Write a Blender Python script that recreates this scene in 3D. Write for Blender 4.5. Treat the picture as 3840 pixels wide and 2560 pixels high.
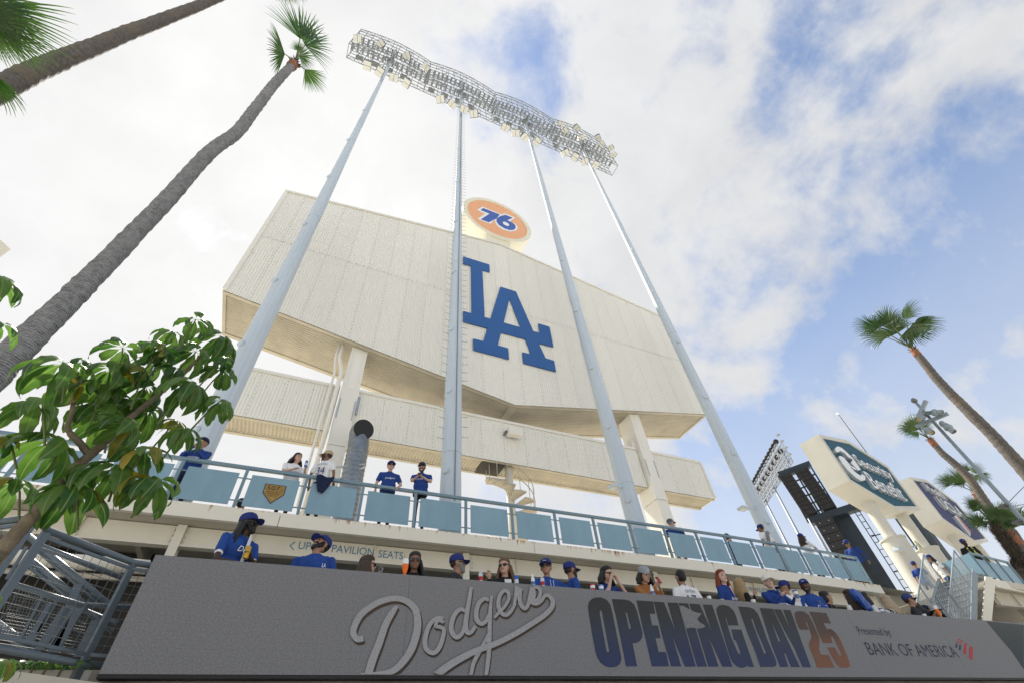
import bpy, bmesh, math, random
from math import sin, cos, pi, radians, hypot, atan2, sqrt
from mathutils import Vector, Matrix
import numpy as np
random.seed(7)
for _o in list(bpy.data.objects): bpy.data.objects.remove(_o)
scn = bpy.context.scene
COL = scn.collection
# ---------------------------------------------------------------- camera
FOC = .8806541; PITCH = radians(46.0073); ROLL = radians(-6.0429); YAW = radians(28.54366)
CAM = Vector((0, 0, 1.6))
_R = Vector((cos(YAW), -sin(YAW), 0)); _F = Vector((sin(YAW), cos(YAW), 0)); _Z = Vector((0, 0, 1))
C_FW = cos(PITCH)*_F + sin(PITCH)*_Z
_u = -sin(PITCH)*_F + cos(PITCH)*_Z
C_R = cos(ROLL)*_R + sin(ROLL)*_u
C_U = -sin(ROLL)*_R + cos(ROLL)*_u
def ray(x, y):
    return (x-1920)/1920*C_R - (y-1280)/1920*C_U + FOC*C_FW
def onY(x, y, Y):
    d = ray(x, y); return CAM + d*(Y/d.y)
def onZ(x, y, z):
    d = ray(x, y); return CAM + d*((z-CAM.z)/d.z)
def onH(x, y, h):
    d = ray(x, y); return CAM + d*(h/hypot(d.x, d.y))
def ppm(p):
    """photo pixels per metre at a point (across the view)"""
    return 1920*FOC/((Vector(p)-CAM).dot(C_FW))
cd = bpy.data.cameras.new('camera'); cam = bpy.data.objects.new('camera', cd); COL.objects.link(cam)
cam.matrix_world = Matrix.Translation(CAM) @ Matrix((C_R, C_U, -C_FW)).transposed().to_4x4()
cd.sensor_width = 36; cd.sensor_fit = 'HORIZONTAL'; cd.lens = 18*FOC; cd.clip_end = 4000; cd.clip_start = .05
scn.camera = cam
# ---------------------------------------------------------------- world: sky with a broken cloud deck
SUN_AZ = radians(-17.9); SUN_EL = radians(56)
SUN_DIR = Vector((sin(SUN_AZ)*cos(SUN_EL), cos(SUN_AZ)*cos(SUN_EL), sin(SUN_EL)))
w = bpy.data.worlds.new('World'); scn.world = w; w.use_nodes = True
nt = w.node_tree; nt.nodes.clear(); N = nt.nodes.new; L = nt.links.new
def mth(op, a, b=None, c=None, clamp=False):
    n = N('ShaderNodeMath'); n.operation = op; n.use_clamp = clamp
    for i, v in enumerate((a, b, c)):
        if v is None: continue
        if isinstance(v, (int, float)): n.inputs[i].default_value = v
        else: L(v, n.inputs[i])
    return n.outputs[0]
out = N('ShaderNodeOutputWorld')
sky = N('ShaderNodeTexSky'); sky.sky_type = 'NISHITA'; sky.sun_disc = False
sky.sun_elevation = SUN_EL; sky.sun_rotation = SUN_AZ
sky.air_density = 1.0; sky.dust_density = .6; sky.ozone_density = 2.0
bg1 = N('ShaderNodeBackground'); bg1.inputs['Strength'].default_value = .125
tc = N('ShaderNodeTexCoord'); sep = N('ShaderNodeSeparateXYZ'); L(tc.outputs['Generated'], sep.inputs[0])
# direction -> point on a flat cloud layer
zc = mth('ADD', mth('MAXIMUM', sep.outputs[2], 0.0), .20)
cx = mth('DIVIDE', sep.outputs[0], zc); cy = mth('DIVIDE', sep.outputs[1], zc)
cmb = N('ShaderNodeCombineXYZ'); L(cx, cmb.inputs[0]); L(cy, cmb.inputs[1])
def noise(scale, detail, rough, off, dist=0.0):
    m = N('ShaderNodeMapping'); m.inputs['Location'].default_value = off; L(tc.outputs['Generated'], m.inputs[0])
    n = N('ShaderNodeTexNoise'); n.inputs['Scale'].default_value = scale; n.inputs['Detail'].default_value = detail
    n.inputs['Roughness'].default_value = rough; n.inputs['Distortion'].default_value = dist
    L(m.outputs[0], n.inputs['Vector']); return n.outputs['Fac']
SKYOFF = (31.3, 5.1, 0.0)
N3OFF = (1.35, .4)
n1 = noise(3.0, 12, .56, (SKYOFF[0], SKYOFF[1], 1.7), .35)
n2 = noise(9.0, 8, .60, (3.1, 7.7, 4.0), .2)
n3 = noise(1.1, 3, .5, (N3OFF[0], N3OFF[1], 9.0), .0)
sunv = N('ShaderNodeVectorMath'); sunv.operation = 'DOT_PRODUCT'; L(tc.outputs['Generated'], sunv.inputs[0]); sunv.inputs[1].default_value = SUN_DIR
sd = mth('MAXIMUM', sunv.outputs['Value'], 0.0)
sunglow = mth('POWER', sd, 5.0)
# cover: thick toward the sun side of the deck, breaking up away from it
cov = mth('ADD', mth('MULTIPLY', n1, 1.0), mth('MULTIPLY', n2, .42))
cov = mth('ADD', cov, mth('MULTIPLY', n3, .55))
cov = mth('ADD', cov, mth('MULTIPLY', sunglow, .30))
mr = N('ShaderNodeMapRange'); mr.interpolation_type = 'SMOOTHSTEP'
mr.inputs['From Min'].default_value = .83; mr.inputs['From Max'].default_value = 1.10; mr.inputs['To Min'].default_value = .04
L(cov, mr.inputs['Value']); mask = mr.outputs['Result']
# low haze closes the sky near the horizon
hz = N('ShaderNodeMapRange'); hz.inputs['From Min'].default_value = .06; hz.inputs['From Max'].default_value = .74
hz.inputs['To Min'].default_value = 1.0; hz.inputs['To Max'].default_value = 0.0; L(sep.outputs[2], hz.inputs['Value'])
mask = mth('MAXIMUM', mask, hz.outputs['Result'])
# cloud brightness: brighter where lit through near the sun, greyer where thick and far from it
thick = noise(4.5, 7, .6, (5.2, 1.1, 3.0), .3)
bri = mth('ADD', mth('MULTIPLY', sunglow, .12), .44)
bri = mth('ADD', bri, mth('MULTIPLY', mth('SUBTRACT', thick, .5), .17))
ccol = N('ShaderNodeMix'); ccol.data_type = 'RGBA'
ccol.inputs['A'].default_value = (.97, .98, 1.0, 1); ccol.inputs['B'].default_value = (1.0, .995, .985, 1)
L(sunglow, ccol.inputs['Factor'])
bg2 = N('ShaderNodeBackground'); L(ccol.outputs['Result'], bg2.inputs['Color']); L(bri, bg2.inputs['Strength'])
L(sky.outputs[0], bg1.inputs['Color'])
mx = N('ShaderNodeMixShader'); L(mask, mx.inputs[0]); L(bg1.outputs[0], mx.inputs[1]); L(bg2.outputs[0], mx.inputs[2])
L(mx.outputs[0], out.inputs['Surface'])
# ---------------------------------------------------------------- sun behind thin cloud
sl = bpy.data.lights.new('sun', 'SUN'); sl.energy = 5.0; sl.angle = radians(4); sl.color = (1.0, .955, .88)
sun = bpy.data.objects.new('sun', sl); COL.objects.link(sun)
sun.rotation_euler = (-SUN_DIR).to_track_quat('-Z', 'Y').to_euler(); sun.location = SUN_DIR*200
vs = scn.view_settings; vs.view_transform = 'Standard'; vs.look = 'None'; vs.exposure = 0.82; vs.gamma = 1; vs.use_curve_mapping = False
scn.render.engine = 'CYCLES'
# ---------------------------------------------------------------- materials
MATS = {}
def mat(name, col, rough=.6, metal=0.0, var=.08, scale=6.0, bump=0.0, bscale=60.0, spec=.4, fine=0.0, stretch=None, objvar=0.0):
    """plain procedural surface: base colour with soft blotches, grain and slight relief"""
    if name in MATS: return MATS[name]
    m = bpy.data.materials.new(name); m.use_nodes = True; t = m.node_tree
    b = t.nodes['Principled BSDF']; b.inputs['Roughness'].default_value = rough; b.inputs['Metallic'].default_value = metal
    b.inputs['Specular IOR Level'].default_value = spec
    tcn = t.nodes.new('ShaderNodeTexCoord'); src = tcn.outputs['Object']
    if stretch:
        mp = t.nodes.new('ShaderNodeMapping'); mp.inputs['Scale'].default_value = stretch; t.links.new(src, mp.inputs[0]); src = mp.outputs[0]
    n = t.nodes.new('ShaderNodeTexNoise'); n.inputs['Scale'].default_value = scale; n.inputs['Detail'].default_value = 6; n.inputs['Roughness'].default_value = .65
    t.links.new(src, n.inputs['Vector'])
    r = t.nodes.new('ShaderNodeValToRGB'); r.color_ramp.elements[0].position = .3; r.color_ramp.elements[1].position = .72
    c = Vector(col[:3])
    r.color_ramp.elements[0].color = (*(c*(1-var)), 1); r.color_ramp.elements[1].color = (*[min(1, v*(1+var)) for v in c], 1)
    t.links.new(n.outputs['Fac'], r.inputs[0]); cout = r.outputs[0]
    if fine:
        n4 = t.nodes.new('ShaderNodeTexNoise'); n4.inputs['Scale'].default_value = bscale; n4.inputs['Detail'].default_value = 3
        t.links.new(src, n4.inputs['Vector'])
        mm = t.nodes.new('ShaderNodeMix'); mm.data_type = 'RGBA'; mm.blend_type = 'MULTIPLY'; mm.inputs['Factor'].default_value = fine
        t.links.new(cout, mm.inputs['A']); t.links.new(n4.outputs['Color'], mm.inputs['B']); cout = mm.outputs['Result']
    if objvar:
        oi = t.nodes.new('ShaderNodeObjectInfo'); ov = t.nodes.new('ShaderNodeMapRange'); ov.inputs['To Min'].default_value = 1-objvar; ov.inputs['To Max'].default_value = 1+objvar*.4
        t.links.new(oi.outputs['Random'], ov.inputs[0]); mo = t.nodes.new('ShaderNodeMix'); mo.data_type = 'RGBA'; mo.blend_type = 'MULTIPLY'; mo.inputs['Factor'].default_value = 1
        t.links.new(cout, mo.inputs['A']); t.links.new(ov.outputs[0], mo.inputs['B']); cout = mo.outputs['Result']
    t.links.new(cout, b.inputs['Base Color'])
    if bump:
        nb = t.nodes.new('ShaderNodeTexNoise'); nb.inputs['Scale'].default_value = bscale; nb.inputs['Detail'].default_value = 4
        t.links.new(src, nb.inputs['Vector'])
        bp = t.nodes.new('ShaderNodeBump'); bp.inputs['Strength'].default_value = bump; bp.inputs['Distance'].default_value = .02
        t.links.new(nb.outputs['Fac'], bp.inputs['Height']); t.links.new(bp.outputs[0], b.inputs['Normal'])
    rr = t.nodes.new('ShaderNodeMapRange'); rr.inputs['To Min'].default_value = max(.03, rough-.12); rr.inputs['To Max'].default_value = min(1, rough+.12)
    t.links.new(n.outputs['Fac'], rr.inputs['Value']); t.links.new(rr.outputs[0], b.inputs['Roughness'])
    MATS[name] = m; return m
# ---------------------------------------------------------------- mesh helpers
ORG = {}
class MB:
    def __init__(s): s.v = []; s.f = []; s.m = []; s.mi = 0; s.smooth = False
    def add(s, vs, fs):
        b = len(s.v); s.v += [tuple(v) for v in vs]
        for f in fs: s.f.append([b+i for i in f]); s.m.append(s.mi)
        return s
    def box(s, a, b):
        (x0, y0, z0), (x1, y1, z1) = a, b
        return s.add([(x0,y0,z0),(x1,y0,z0),(x1,y1,z0),(x0,y1,z0),(x0,y0,z1),(x1,y0,z1),(x1,y1,z1),(x0,y1,z1)],
                     [(0,3,2,1),(4,5,6,7),(0,1,5,4),(1,2,6,5),(2,3,7,6),(3,0,4,7)])
    def bar(s, p, q, w, h=None, up=(0,0,1)):
        """rectangular bar from p to q, w wide, h along up"""
        h = w if h is None else h
        p = Vector(p); q = Vector(q); d = (q-p).normalized(); u = Vector(up)
        if abs(d.dot(u)) > .98: u = Vector((0,1,0)) if abs(d.y) < .9 else Vector((1,0,0))
        sd = d.cross(u).normalized(); u = sd.cross(d)
        vs = [e + sd*w*.5*i + u*h*.5*j for e in (p, q) for i, j in ((-1,-1),(1,-1),(1,1),(-1,1))]
        return s.add(vs, [(0,3,2,1),(4,5,6,7),(0,1,5,4),(1,2,6,5),(2,3,7,6),(3,0,4,7)])
    def tube(s, pts, r, n=8, cap=True, phase=0.0):
        pts = [Vector(p) for p in pts]; k = len(pts)
        if not hasattr(r, '__len__'): r = [r]*k
        vs = []; u = None
        for i, p in enumerate(pts):
            d = (pts[min(i+1, k-1)]-pts[max(i-1, 0)]).normalized()
            if u is None:
                u = Vector((1,0,0)) if abs(d.x) < .9 else Vector((0,1,0))
            u = (u - d*u.dot(d)).normalized(); w_ = d.cross(u)
            for j in range(n):
                a = 2*pi*j/n + phase; vs.append(p + (u*cos(a)+w_*sin(a))*r[i])
        fs = [(i*n+j, i*n+(j+1) % n, (i+1)*n+(j+1) % n, (i+1)*n+j) for i in range(k-1) for j in range(n)]
        if cap: fs += [tuple(range(n))[::-1], tuple((k-1)*n+j for j in range(n))]
        return s.add(vs, fs)
    def prism(s, poly, d):
        """closed polygon of 3D points pushed along vector d"""
        n = len(poly); d = Vector(d); vs = [Vector(p) for p in poly] + [Vector(p)+d for p in poly]
        return s.add(vs, [tuple(range(n))[::-1], tuple(range(n, 2*n))] + [(i, (i+1) % n, n+(i+1) % n, n+i) for i in range(n)])
    def sphere(s, c, r, n=8, m=6, sq=(1,1,1)):
        vs = []; fs = []
        for i in range(m+1):
            t = pi*i/m
            for j in range(n):
                a = 2*pi*j/n; vs.append((c[0]+r*sq[0]*sin(t)*cos(a), c[1]+r*sq[1]*sin(t)*sin(a), c[2]+r*sq[2]*cos(t)))
        for i in range(m):
            for j in range(n): fs.append((i*n+j, (i+1)*n+j, (i+1)*n+(j+1) % n, i*n+(j+1) % n))
        return s.add(vs, fs)
    def lathe(s, c, prof, n=16, axis=(0,0,1), cap=True):
        """profile of (radius, distance along axis)"""
        ax = Vector(axis).normalized(); u = Vector((1,0,0)) if abs(ax.x) < .9 else Vector((0,1,0))
        u = (u-ax*u.dot(ax)).normalized(); w_ = ax.cross(u); c = Vector(c); vs = []
        for r, h in prof:
            for j in range(n): a = 2*pi*j/n; vs.append(c+ax*h+(u*cos(a)+w_*sin(a))*r)
        k = len(prof)
        fs = [(i*n+j, i*n+(j+1) % n, (i+1)*n+(j+1) % n, (i+1)*n+j) for i in range(k-1) for j in range(n)]
        if cap: fs += [tuple(range(n))[::-1], tuple((k-1)*n+j for j in range(n))]
        return s.add(vs, fs)
    def build(s, name, mats, parent=None, smooth=None, kind=None):
        if not isinstance(mats, (list, tuple)): mats = [mats]
        o = ORG.get(parent.name, Vector((0,0,0))) if parent else Vector((0,0,0))
        me = bpy.data.meshes.new(name)
        if o.length: vv = [(v[0]-o.x, v[1]-o.y, v[2]-o.z) for v in s.v]
        else: vv = s.v
        me.from_pydata(vv, [], s.f)
        for m in mats: me.materials.append(m)
        if len(mats) > 1: me.polygons.foreach_set('material_index', s.m)
        if s.smooth if smooth is None else smooth:
            me.polygons.foreach_set('use_smooth', [True]*len(me.polygons))
        me.update()
        ob = bpy.data.objects.new(name, me); COL.objects.link(ob)
        if parent: ob.parent = parent; ORG[ob.name] = o
        if kind: ob['kind'] = kind
        return ob
def smooth_angle(ob, ang=40):
    me = ob.data
    bm = bmesh.new(); bm.from_mesh(me)
    for f in bm.faces: f.smooth = True
    for e in bm.edges:
        if len(e.link_faces) == 2 and e.calc_face_angle(0) > radians(ang): e.smooth = False
    bm.to_mesh(me); bm.free(); return ob
def thing(name, loc, label, cat, group=None):
    o = bpy.data.objects.new(name, None); COL.objects.link(o); o.location = loc; o.empty_display_size = .2
    o['label'] = label; o['category'] = cat
    if group: o['group'] = group
    ORG[o.name] = Vector(loc); return o
def tag(o, label, cat, group=None):
    o['label'] = label; o['category'] = cat
    if group: o['group'] = group
    return o
def struct(o): o['kind'] = 'structure'; return o
def inst(src, name, loc, parent, rot=None, scl=None):
    """another piece sharing src's mesh"""
    c = bpy.data.objects.new(name, src.data); COL.objects.link(c)
    c.parent = parent; o = ORG.get(parent.name, Vector((0,0,0))) if parent else Vector((0,0,0))
    c.location = Vector(loc)-o
    if rot is not None: c.rotation_euler = rot
    if scl is not None: c.scale = scl
    if parent: ORG[c.name] = o
    return c
def copy_tree(o, parent=None, loc=None, rot=None, **props):
    c = o.copy(); COL.objects.link(c); c.parent = parent
    if loc is not None: c.location = loc
    if rot is not None: c.rotation_euler = rot
    for k, v in props.items(): c[k] = v
    for ch in o.children: copy_tree(ch, c)
    return c
def local_bm(mb):
    return mb
def text_mesh(txt, size=1.0, extrude=.0, sx=1.0, shear=0.0, space=1.0, bold=0.0):
    """flat lettering from the built-in font as (verts, faces), origin at left baseline"""
    cu = bpy.data.curves.new('txt', 'FONT'); cu.body = txt; cu.size = size; cu.extrude = extrude; cu.space_character = space
    cu.shear = shear; cu.offset = bold; cu.resolution_u = 3
    ob = bpy.data.objects.new('txt', cu); COL.objects.link(ob)
    dg = bpy.context.evaluated_depsgraph_get(); me = ob.evaluated_get(dg).to_mesh()
    vs = [Vector((v.co.x*sx, v.co.y, v.co.z)) for v in me.vertices]; fs = [tuple(p.vertices) for p in me.polygons]
    ob.evaluated_get(dg).to_mesh_clear(); bpy.data.objects.remove(ob); bpy.data.curves.remove(cu)
    return vs, fs
def text_on(mb, txt, org, ux, uy, width=None, height=1.0, extrude=.004, shear=0, bold=0.0, space=1.0, align='L'):
    """put lettering on a plane: org = left baseline point, ux/uy unit vectors; cap height = height, total width = width"""
    vs, fs = text_mesh(txt, 1.0, 0, 1.0, shear, space, bold)
    x0 = min(v.x for v in vs); x1 = max(v.x for v in vs)
    sy = height/.69; sx = (width/(x1-x0)) if width else sy
    ux = Vector(ux); uy = Vector(uy); nz = ux.cross(uy); org = Vector(org)
    off = -x0*sx
    if align == 'C': off -= (x1-x0)*sx*.5
    b = [org + ux*(v.x*sx+off) + uy*(v.y*sy) + nz*extrude for v in vs]
    mb.add(b, fs); return mb
def poly_fill(mb, outer, holes, fn):
    """fill a 2-D outline with holes; fn maps (x,y) to a 3-D point"""
    from mathutils.geometry import tessellate_polygon
    loops = [[Vector((p[0], p[1], 0)) for p in outer]] + [[Vector((p[0], p[1], 0)) for p in h] for h in holes]
    tri = tessellate_polygon(loops); flat = [p for lp in loops for p in lp]
    mb.add([fn(p.x, p.y) for p in flat], [t for t in tri])
    return mb
def catmull(pts, n=6, closed=False):
    out_ = []; k = len(pts)
    rng = range(k) if closed else range(k-1)
    for i in rng:
        p0 = pts[(i-1) % k] if closed or i > 0 else pts[0]; p1 = pts[i]; p2 = pts[(i+1) % k]
        p3 = pts[(i+2) % k] if closed or i+2 < k else pts[-1]
        for j in range(n):
            t = j/n
            out_.append(tuple(.5*((2*p1[a])+(-p0[a]+p2[a])*t+(2*p0[a]-5*p1[a]+4*p2[a]-p3[a])*t*t+(-p0[a]+3*p1[a]-3*p2[a]+p3[a])*t**3) for a in range(len(p1))))
    if not closed: out_.append(tuple(pts[-1]))
    return out_
# ================================================================ materials of the place
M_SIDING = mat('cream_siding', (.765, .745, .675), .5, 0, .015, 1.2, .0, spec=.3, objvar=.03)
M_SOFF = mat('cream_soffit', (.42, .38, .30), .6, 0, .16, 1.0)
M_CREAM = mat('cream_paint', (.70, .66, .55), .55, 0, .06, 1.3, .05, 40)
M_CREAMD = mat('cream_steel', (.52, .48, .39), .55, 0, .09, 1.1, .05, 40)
M_RAIL = mat('rail_blue_paint', (.165, .25, .30), .4, 0, .05, 2.0)
M_PANEL = mat('panel_blue_paint', (.215, .345, .42), .42, 0, .07, 2.2, stretch=(1.5,1.5,.4), objvar=.06)
M_POLE = mat('pole_grey_paint', (.49, .555, .615), .6, 0, .07, 1.5, spec=.25, stretch=(2,2,.15))
M_GALV = mat('galvanised_steel', (.40, .43, .44), .45, .55, .14, 5)
M_TRUSS = mat('truss_steel', (.20, .22, .228), .55, .2, .12, 4)
M_DARK = mat('dark_interior', (.045, .042, .036), .8, 0, .25, 1.5)  # near-black: darkness deep under the decks put into the colour
M_BLACK = mat('black_rubber', (.012, .012, .013), .55, 0, .1, 8)
M_SCREW = mat('screw_dark', (.16, .15, .13), .6, .2, .1, 8)
M_CONC = mat('concrete', (.40, .39, .36), .85, 0, .12, .8, .2, 30)
M_CONCD = mat('concrete_shade_dark', (.20, .18, .15), .85, 0, .25, 1.4, .2, 30)  # dark brown: the shadow below the ribbon screen put into the colour
M_BLUE = mat('dodger_blue_sheet', (.028, .105, .30), .42, 0, .06, .5)
M_WHITE = mat('white_paint', (.80, .80, .79), .5, 0, .03, 3)
M_LENS = mat('floodlight_lens', (.60, .60, .55), .3, 0, .05, 3)
M_HOUS = mat('floodlight_housing', (.16, .17, .16), .5, .3, .1, 5)

# fascia paint with rust runs below the rail feet
def rust_paint():
    m = bpy.data.materials.new('fascia_rust_paint'); m.use_nodes = True; t = m.node_tree; b = t.nodes['Principled BSDF']
    b.inputs['Roughness'].default_value = .55
    tcn = t.nodes.new('ShaderNodeTexCoord')
    mp = t.nodes.new('ShaderNodeMapping'); mp.inputs['Scale'].default_value = (9, 9, .55); t.links.new(tcn.outputs['Object'], mp.inputs[0])
    n = t.nodes.new('ShaderNodeTexNoise'); n.inputs['Scale'].default_value = 1.6; n.inputs['Detail'].default_value = 5; t.links.new(mp.outputs[0], n.inputs[0])
    mp2 = t.nodes.new('ShaderNodeMapping'); mp2.inputs['Scale'].default_value = (.9, .9, .9); t.links.new(tcn.outputs['Object'], mp2.inputs[0])
    n2 = t.nodes.new('ShaderNodeTexNoise'); n2.inputs['Scale'].default_value = 1.0; n2.inputs['Detail'].default_value = 2; t.links.new(mp2.outputs[0], n2.inputs[0])
    sp = t.nodes.new('ShaderNodeSeparateXYZ'); t.links.new(tcn.outputs['Object'], sp.inputs[0])
    up = t.nodes.new('ShaderNodeMapRange'); up.inputs['From Min'].default_value = 6.38; up.inputs['From Max'].default_value = 6.66
    up.inputs['To Min'].default_value = -.24; up.inputs['To Max'].default_value = .14; t.links.new(sp.outputs[2], up.inputs[0])
    a = t.nodes.new('ShaderNodeMath'); a.operation = 'ADD'; t.links.new(n.outputs['Fac'], a.inputs[0]); t.links.new(up.outputs[0], a.inputs[1])
    a2 = t.nodes.new('ShaderNodeMath'); a2.operation = 'MULTIPLY_ADD'; t.links.new(n2.outputs['Fac'], a2.inputs[0]); a2.inputs[1].default_value = .75; a2.inputs[2].default_value = -.375
    a3 = t.nodes.new('ShaderNodeMath'); a3.operation = 'ADD'; t.links.new(a.outputs[0], a3.inputs[0]); t.links.new(a2.outputs[0], a3.inputs[1])
    r = t.nodes.new('ShaderNodeValToRGB'); e = r.color_ramp.elements
    e[0].position = .64; e[0].color = (.74, .70, .59, 1); e[1].position = .84; e[1].color = (.23, .085, .022, 1)
    e.new(.73).color = (.52, .40, .25, 1)
    t.links.new(a3.outputs[0], r.inputs[0]); t.links.new(r.outputs[0], b.inputs['Base Color'])
    return m
M_FASC = rust_paint()

# ================================================================ ground
g = MB(); S_ = 1800
g.add([(-S_,-S_,0),(S_,-S_,0),(S_,S_,0),(-S_,S_,0)], [(0,1,2,3)])
struct(g.build('ground', mat('plaza_paving', (.52,.50,.455), .85, 0, .12, .3, .1, 12)))

# ================================================================ lower terrace
YL = 7.0; ZLT = 4.12; ZLB = 2.91; ZF = 3.0
g = MB(); g.box((-30, 7.3, 2.78), (34, 30, ZF)); struct(g.build('terrace_floor', M_CONC))
t_ = thing('terrace_wall', (4, 7.3, 0), 'concrete wall darkened with painted shade carrying the long video ribbon', 'wall')
g = MB(); g.box((-1.62, 7.22, 0), (34, 7.30, 2.98)); g.build('wall_face', M_CONCD, t_)
g = MB(); g.box((-30, 7.7, 0), (-1.62, 7.9, 2.75)); g.build('wall_return', M_CONC, t_)
for i in range(22):
    g = MB(); x = -1.2+i*1.35; g.bar((x, 7.21, 2.80), (x+.25, 7.21, 2.80), .04, .05); g.build('bracket', M_BLACK, t_)
t_ = thing('counter_ledge', (4, 7.3, ZF), 'narrow drink ledge along the top of the video ribbon', 'ledge')
g = MB(); g.box((-1.5, 7.02, ZLT-.035), (24, 7.42, ZLT-.003)); g.build('top', M_CREAMD, t_)
g = MB(); g.box((-1.5, 7.19, ZF), (24, 7.25, ZLT-.036)); g.build('backing', M_CREAMD, t_)

# ================================================================ upper deck
ZD = 6.66; ZS = 6.35; YR = 11.0
def curveY(x): return YR + .0030*max(0, x-11)**2
deck = thing('upper_deck', (4, 14, 0), 'cream steel upper concourse deck with rust stained fascia edge', 'deck')
xs = [-26+i*1.0 for i in range(51)]
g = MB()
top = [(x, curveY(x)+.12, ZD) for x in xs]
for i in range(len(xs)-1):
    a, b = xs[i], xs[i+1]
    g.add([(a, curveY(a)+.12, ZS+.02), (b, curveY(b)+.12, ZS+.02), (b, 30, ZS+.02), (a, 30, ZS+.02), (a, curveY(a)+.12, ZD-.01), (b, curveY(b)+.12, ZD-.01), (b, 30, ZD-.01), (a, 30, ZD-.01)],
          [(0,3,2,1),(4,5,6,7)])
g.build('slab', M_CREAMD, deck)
# fascia in plates with butt joints
fx = [-26, -19.6, -13.2, -6.8, -.4, 6.0, 12.4, 16.6, 21.3]
for a, b in zip(fx, fx[1:]):
    g = MB(); n = max(2, int((b-a)/.8)); a2, b2 = a+.006, b-.006
    pr = []
    for i in range(n+1):
        x = a2+(b2-a2)*i/n; y = curveY(x)
        pr.append([(x, y, ZS), (x, y, ZD), (x, y+.11, ZD+.012), (x, y+.11, ZS)])
    for p, q in zip(pr, pr[1:]):
        for k in range(4):
            j = (k+1) % 4; g.add([p[k], q[k], q[j], p[j]], [(0,1,2,3)])
    g.add(pr[0], [(0,1,2,3)]); g.add(pr[-1], [(3,2,1,0)])
    g.build('fascia_plate', M_FASC, deck)
# longitudinal girder behind the fascia
YB = 11.5
for a, b in ((-26, -14), (-13.99, -8), (-7.99, -2.25), (-2.2, 4.08), (4.3, 10.2), (10.4, 16.0), (16.2, 21.2)):
    o_ = .0030*max(0, (a+b)/2-11)**2
    g = MB(); g.box((a, YB+o_, ZS-.40), (b, YB+o_+.03, ZS)); g.box((a, YB-.07+o_, ZS-.43), (b, YB+.12+o_, ZS-.40)); g.build('girder', M_CREAM, deck)
    x = a+1.35
    while x < b-.5:
        g = MB(); g.box((x, YB-.06+o_, ZS-.398), (x+.018, YB-.002+o_, ZS-.002)); g.build('stiffener', M_CREAM, deck); x += 2.7
    for xx in (a+.10, b-.10):
        for k in range(3):
            g = MB(); g.lathe((xx, YB+o_-.016, ZS-.09-.11*k), [(.0, -.012), (.022, -.008), (.026, .016)], 8, (0, 1, 0)); g.build('bolt', M_CREAM, deck)
# posts under the girder
for xx in (-8.0, -2.22, 4.19, 10.3, 16.1):
    o_ = .0030*max(0, xx-11)**2
    g = MB(); g.box((xx-.085, YB-.1+o_, ZF), (xx+.085, YB-.08+o_, ZS-.002)); g.box((xx-.012, YB-.08+o_, ZF), (xx+.012, YB+.15+o_, ZS-.002)); g.box((xx-.085, YB+.15+o_, ZF), (xx+.085, YB+.17+o_, ZS-.002))
    g.build('post', M_CREAM, deck)
# joists, ducts and the shaded back wall under the deck
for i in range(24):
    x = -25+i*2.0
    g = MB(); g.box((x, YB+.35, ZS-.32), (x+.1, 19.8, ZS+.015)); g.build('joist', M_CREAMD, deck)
for k, (y, z, r) in enumerate(((12.6, 5.62, .055), (13.3, 5.75, .03), (14.5, 5.5, .12), (12.1, 5.72, .028))):
    g = MB(); g.tube([(-24, y, z), (21, y, z)], r, 10); g.smooth = True; g.build('pipe', M_CREAM if k != 2 else M_GALV, deck)
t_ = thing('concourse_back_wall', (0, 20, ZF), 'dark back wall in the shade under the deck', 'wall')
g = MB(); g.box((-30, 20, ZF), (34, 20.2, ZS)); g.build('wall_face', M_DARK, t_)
g = MB(); g.box((-30, 13.2, ZF), (-.6, 13.35, ZS-.01)); g.build('added_dark_wall', M_DARK, t_)  # added dark sheet in place of the deep shade behind the stair
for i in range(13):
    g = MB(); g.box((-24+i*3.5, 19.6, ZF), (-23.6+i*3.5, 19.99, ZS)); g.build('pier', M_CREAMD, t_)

# ================================================================ guard rail along the deck
PX = [-2.68-1.33*k for k in range(9, 0, -1)] + [-2.68,-1.38,-.06,1.29,2.65,4.05,5.42,6.81,8.15,9.5,10.86,12.2,13.5,14.77,16.05,17.28,18.49,19.67,20.86]
rail = thing('deck_guardrail', (4, YR, ZD), 'pale blue steel guardrail with solid panels along the upper deck', 'railing')
ZR = 7.685
def yr(x): return curveY(x)+.05
g = MB()
for a, b in zip(PX, PX[1:]):
    g.bar((a, yr(a), ZR-.035), (b, yr(b), ZR-.035), .085, .07)
g.build('top_rail', M_RAIL, rail)
for x in PX:
    g = MB(); y = yr(x); g.box((x-.033, y-.03, ZD-.05), (x+.033, y+.03, ZR-.072)); g.build('post', M_RAIL, rail)
for a, b in zip(PX, PX[1:]):
    g = MB(); p = (a+.135, yr(a+.135)); q = (b-.135, yr(b-.135)); z0, z1 = ZD+.075, ZR-.19
    g.add([(p[0],p[1]-.006,z0),(q[0],q[1]-.006,z0),(q[0],q[1]+.006,z0),(p[0],p[1]+.006,z0),(p[0],p[1]-.006,z1),(q[0],q[1]-.006,z1),(q[0],q[1]+.006,z1),(p[0],p[1]+.006,z1)],
          [(0,3,2,1),(4,5,6,7),(0,1,5,4),(1,2,6,5),(2,3,7,6),(3,0,4,7)])
    g.build('panel', M_PANEL, rail)
    for zz in (z0+.11, z1-.11):
        g = MB(); g.bar((a+.03, yr(a), zz), (a+.14, yr(a+.14), zz), .022); g.build('clip', M_RAIL, rail)
        g = MB(); g.bar((b-.14, yr(b-.14), zz), (b-.03, yr(b), zz), .022); g.build('clip', M_RAIL, rail)
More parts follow.
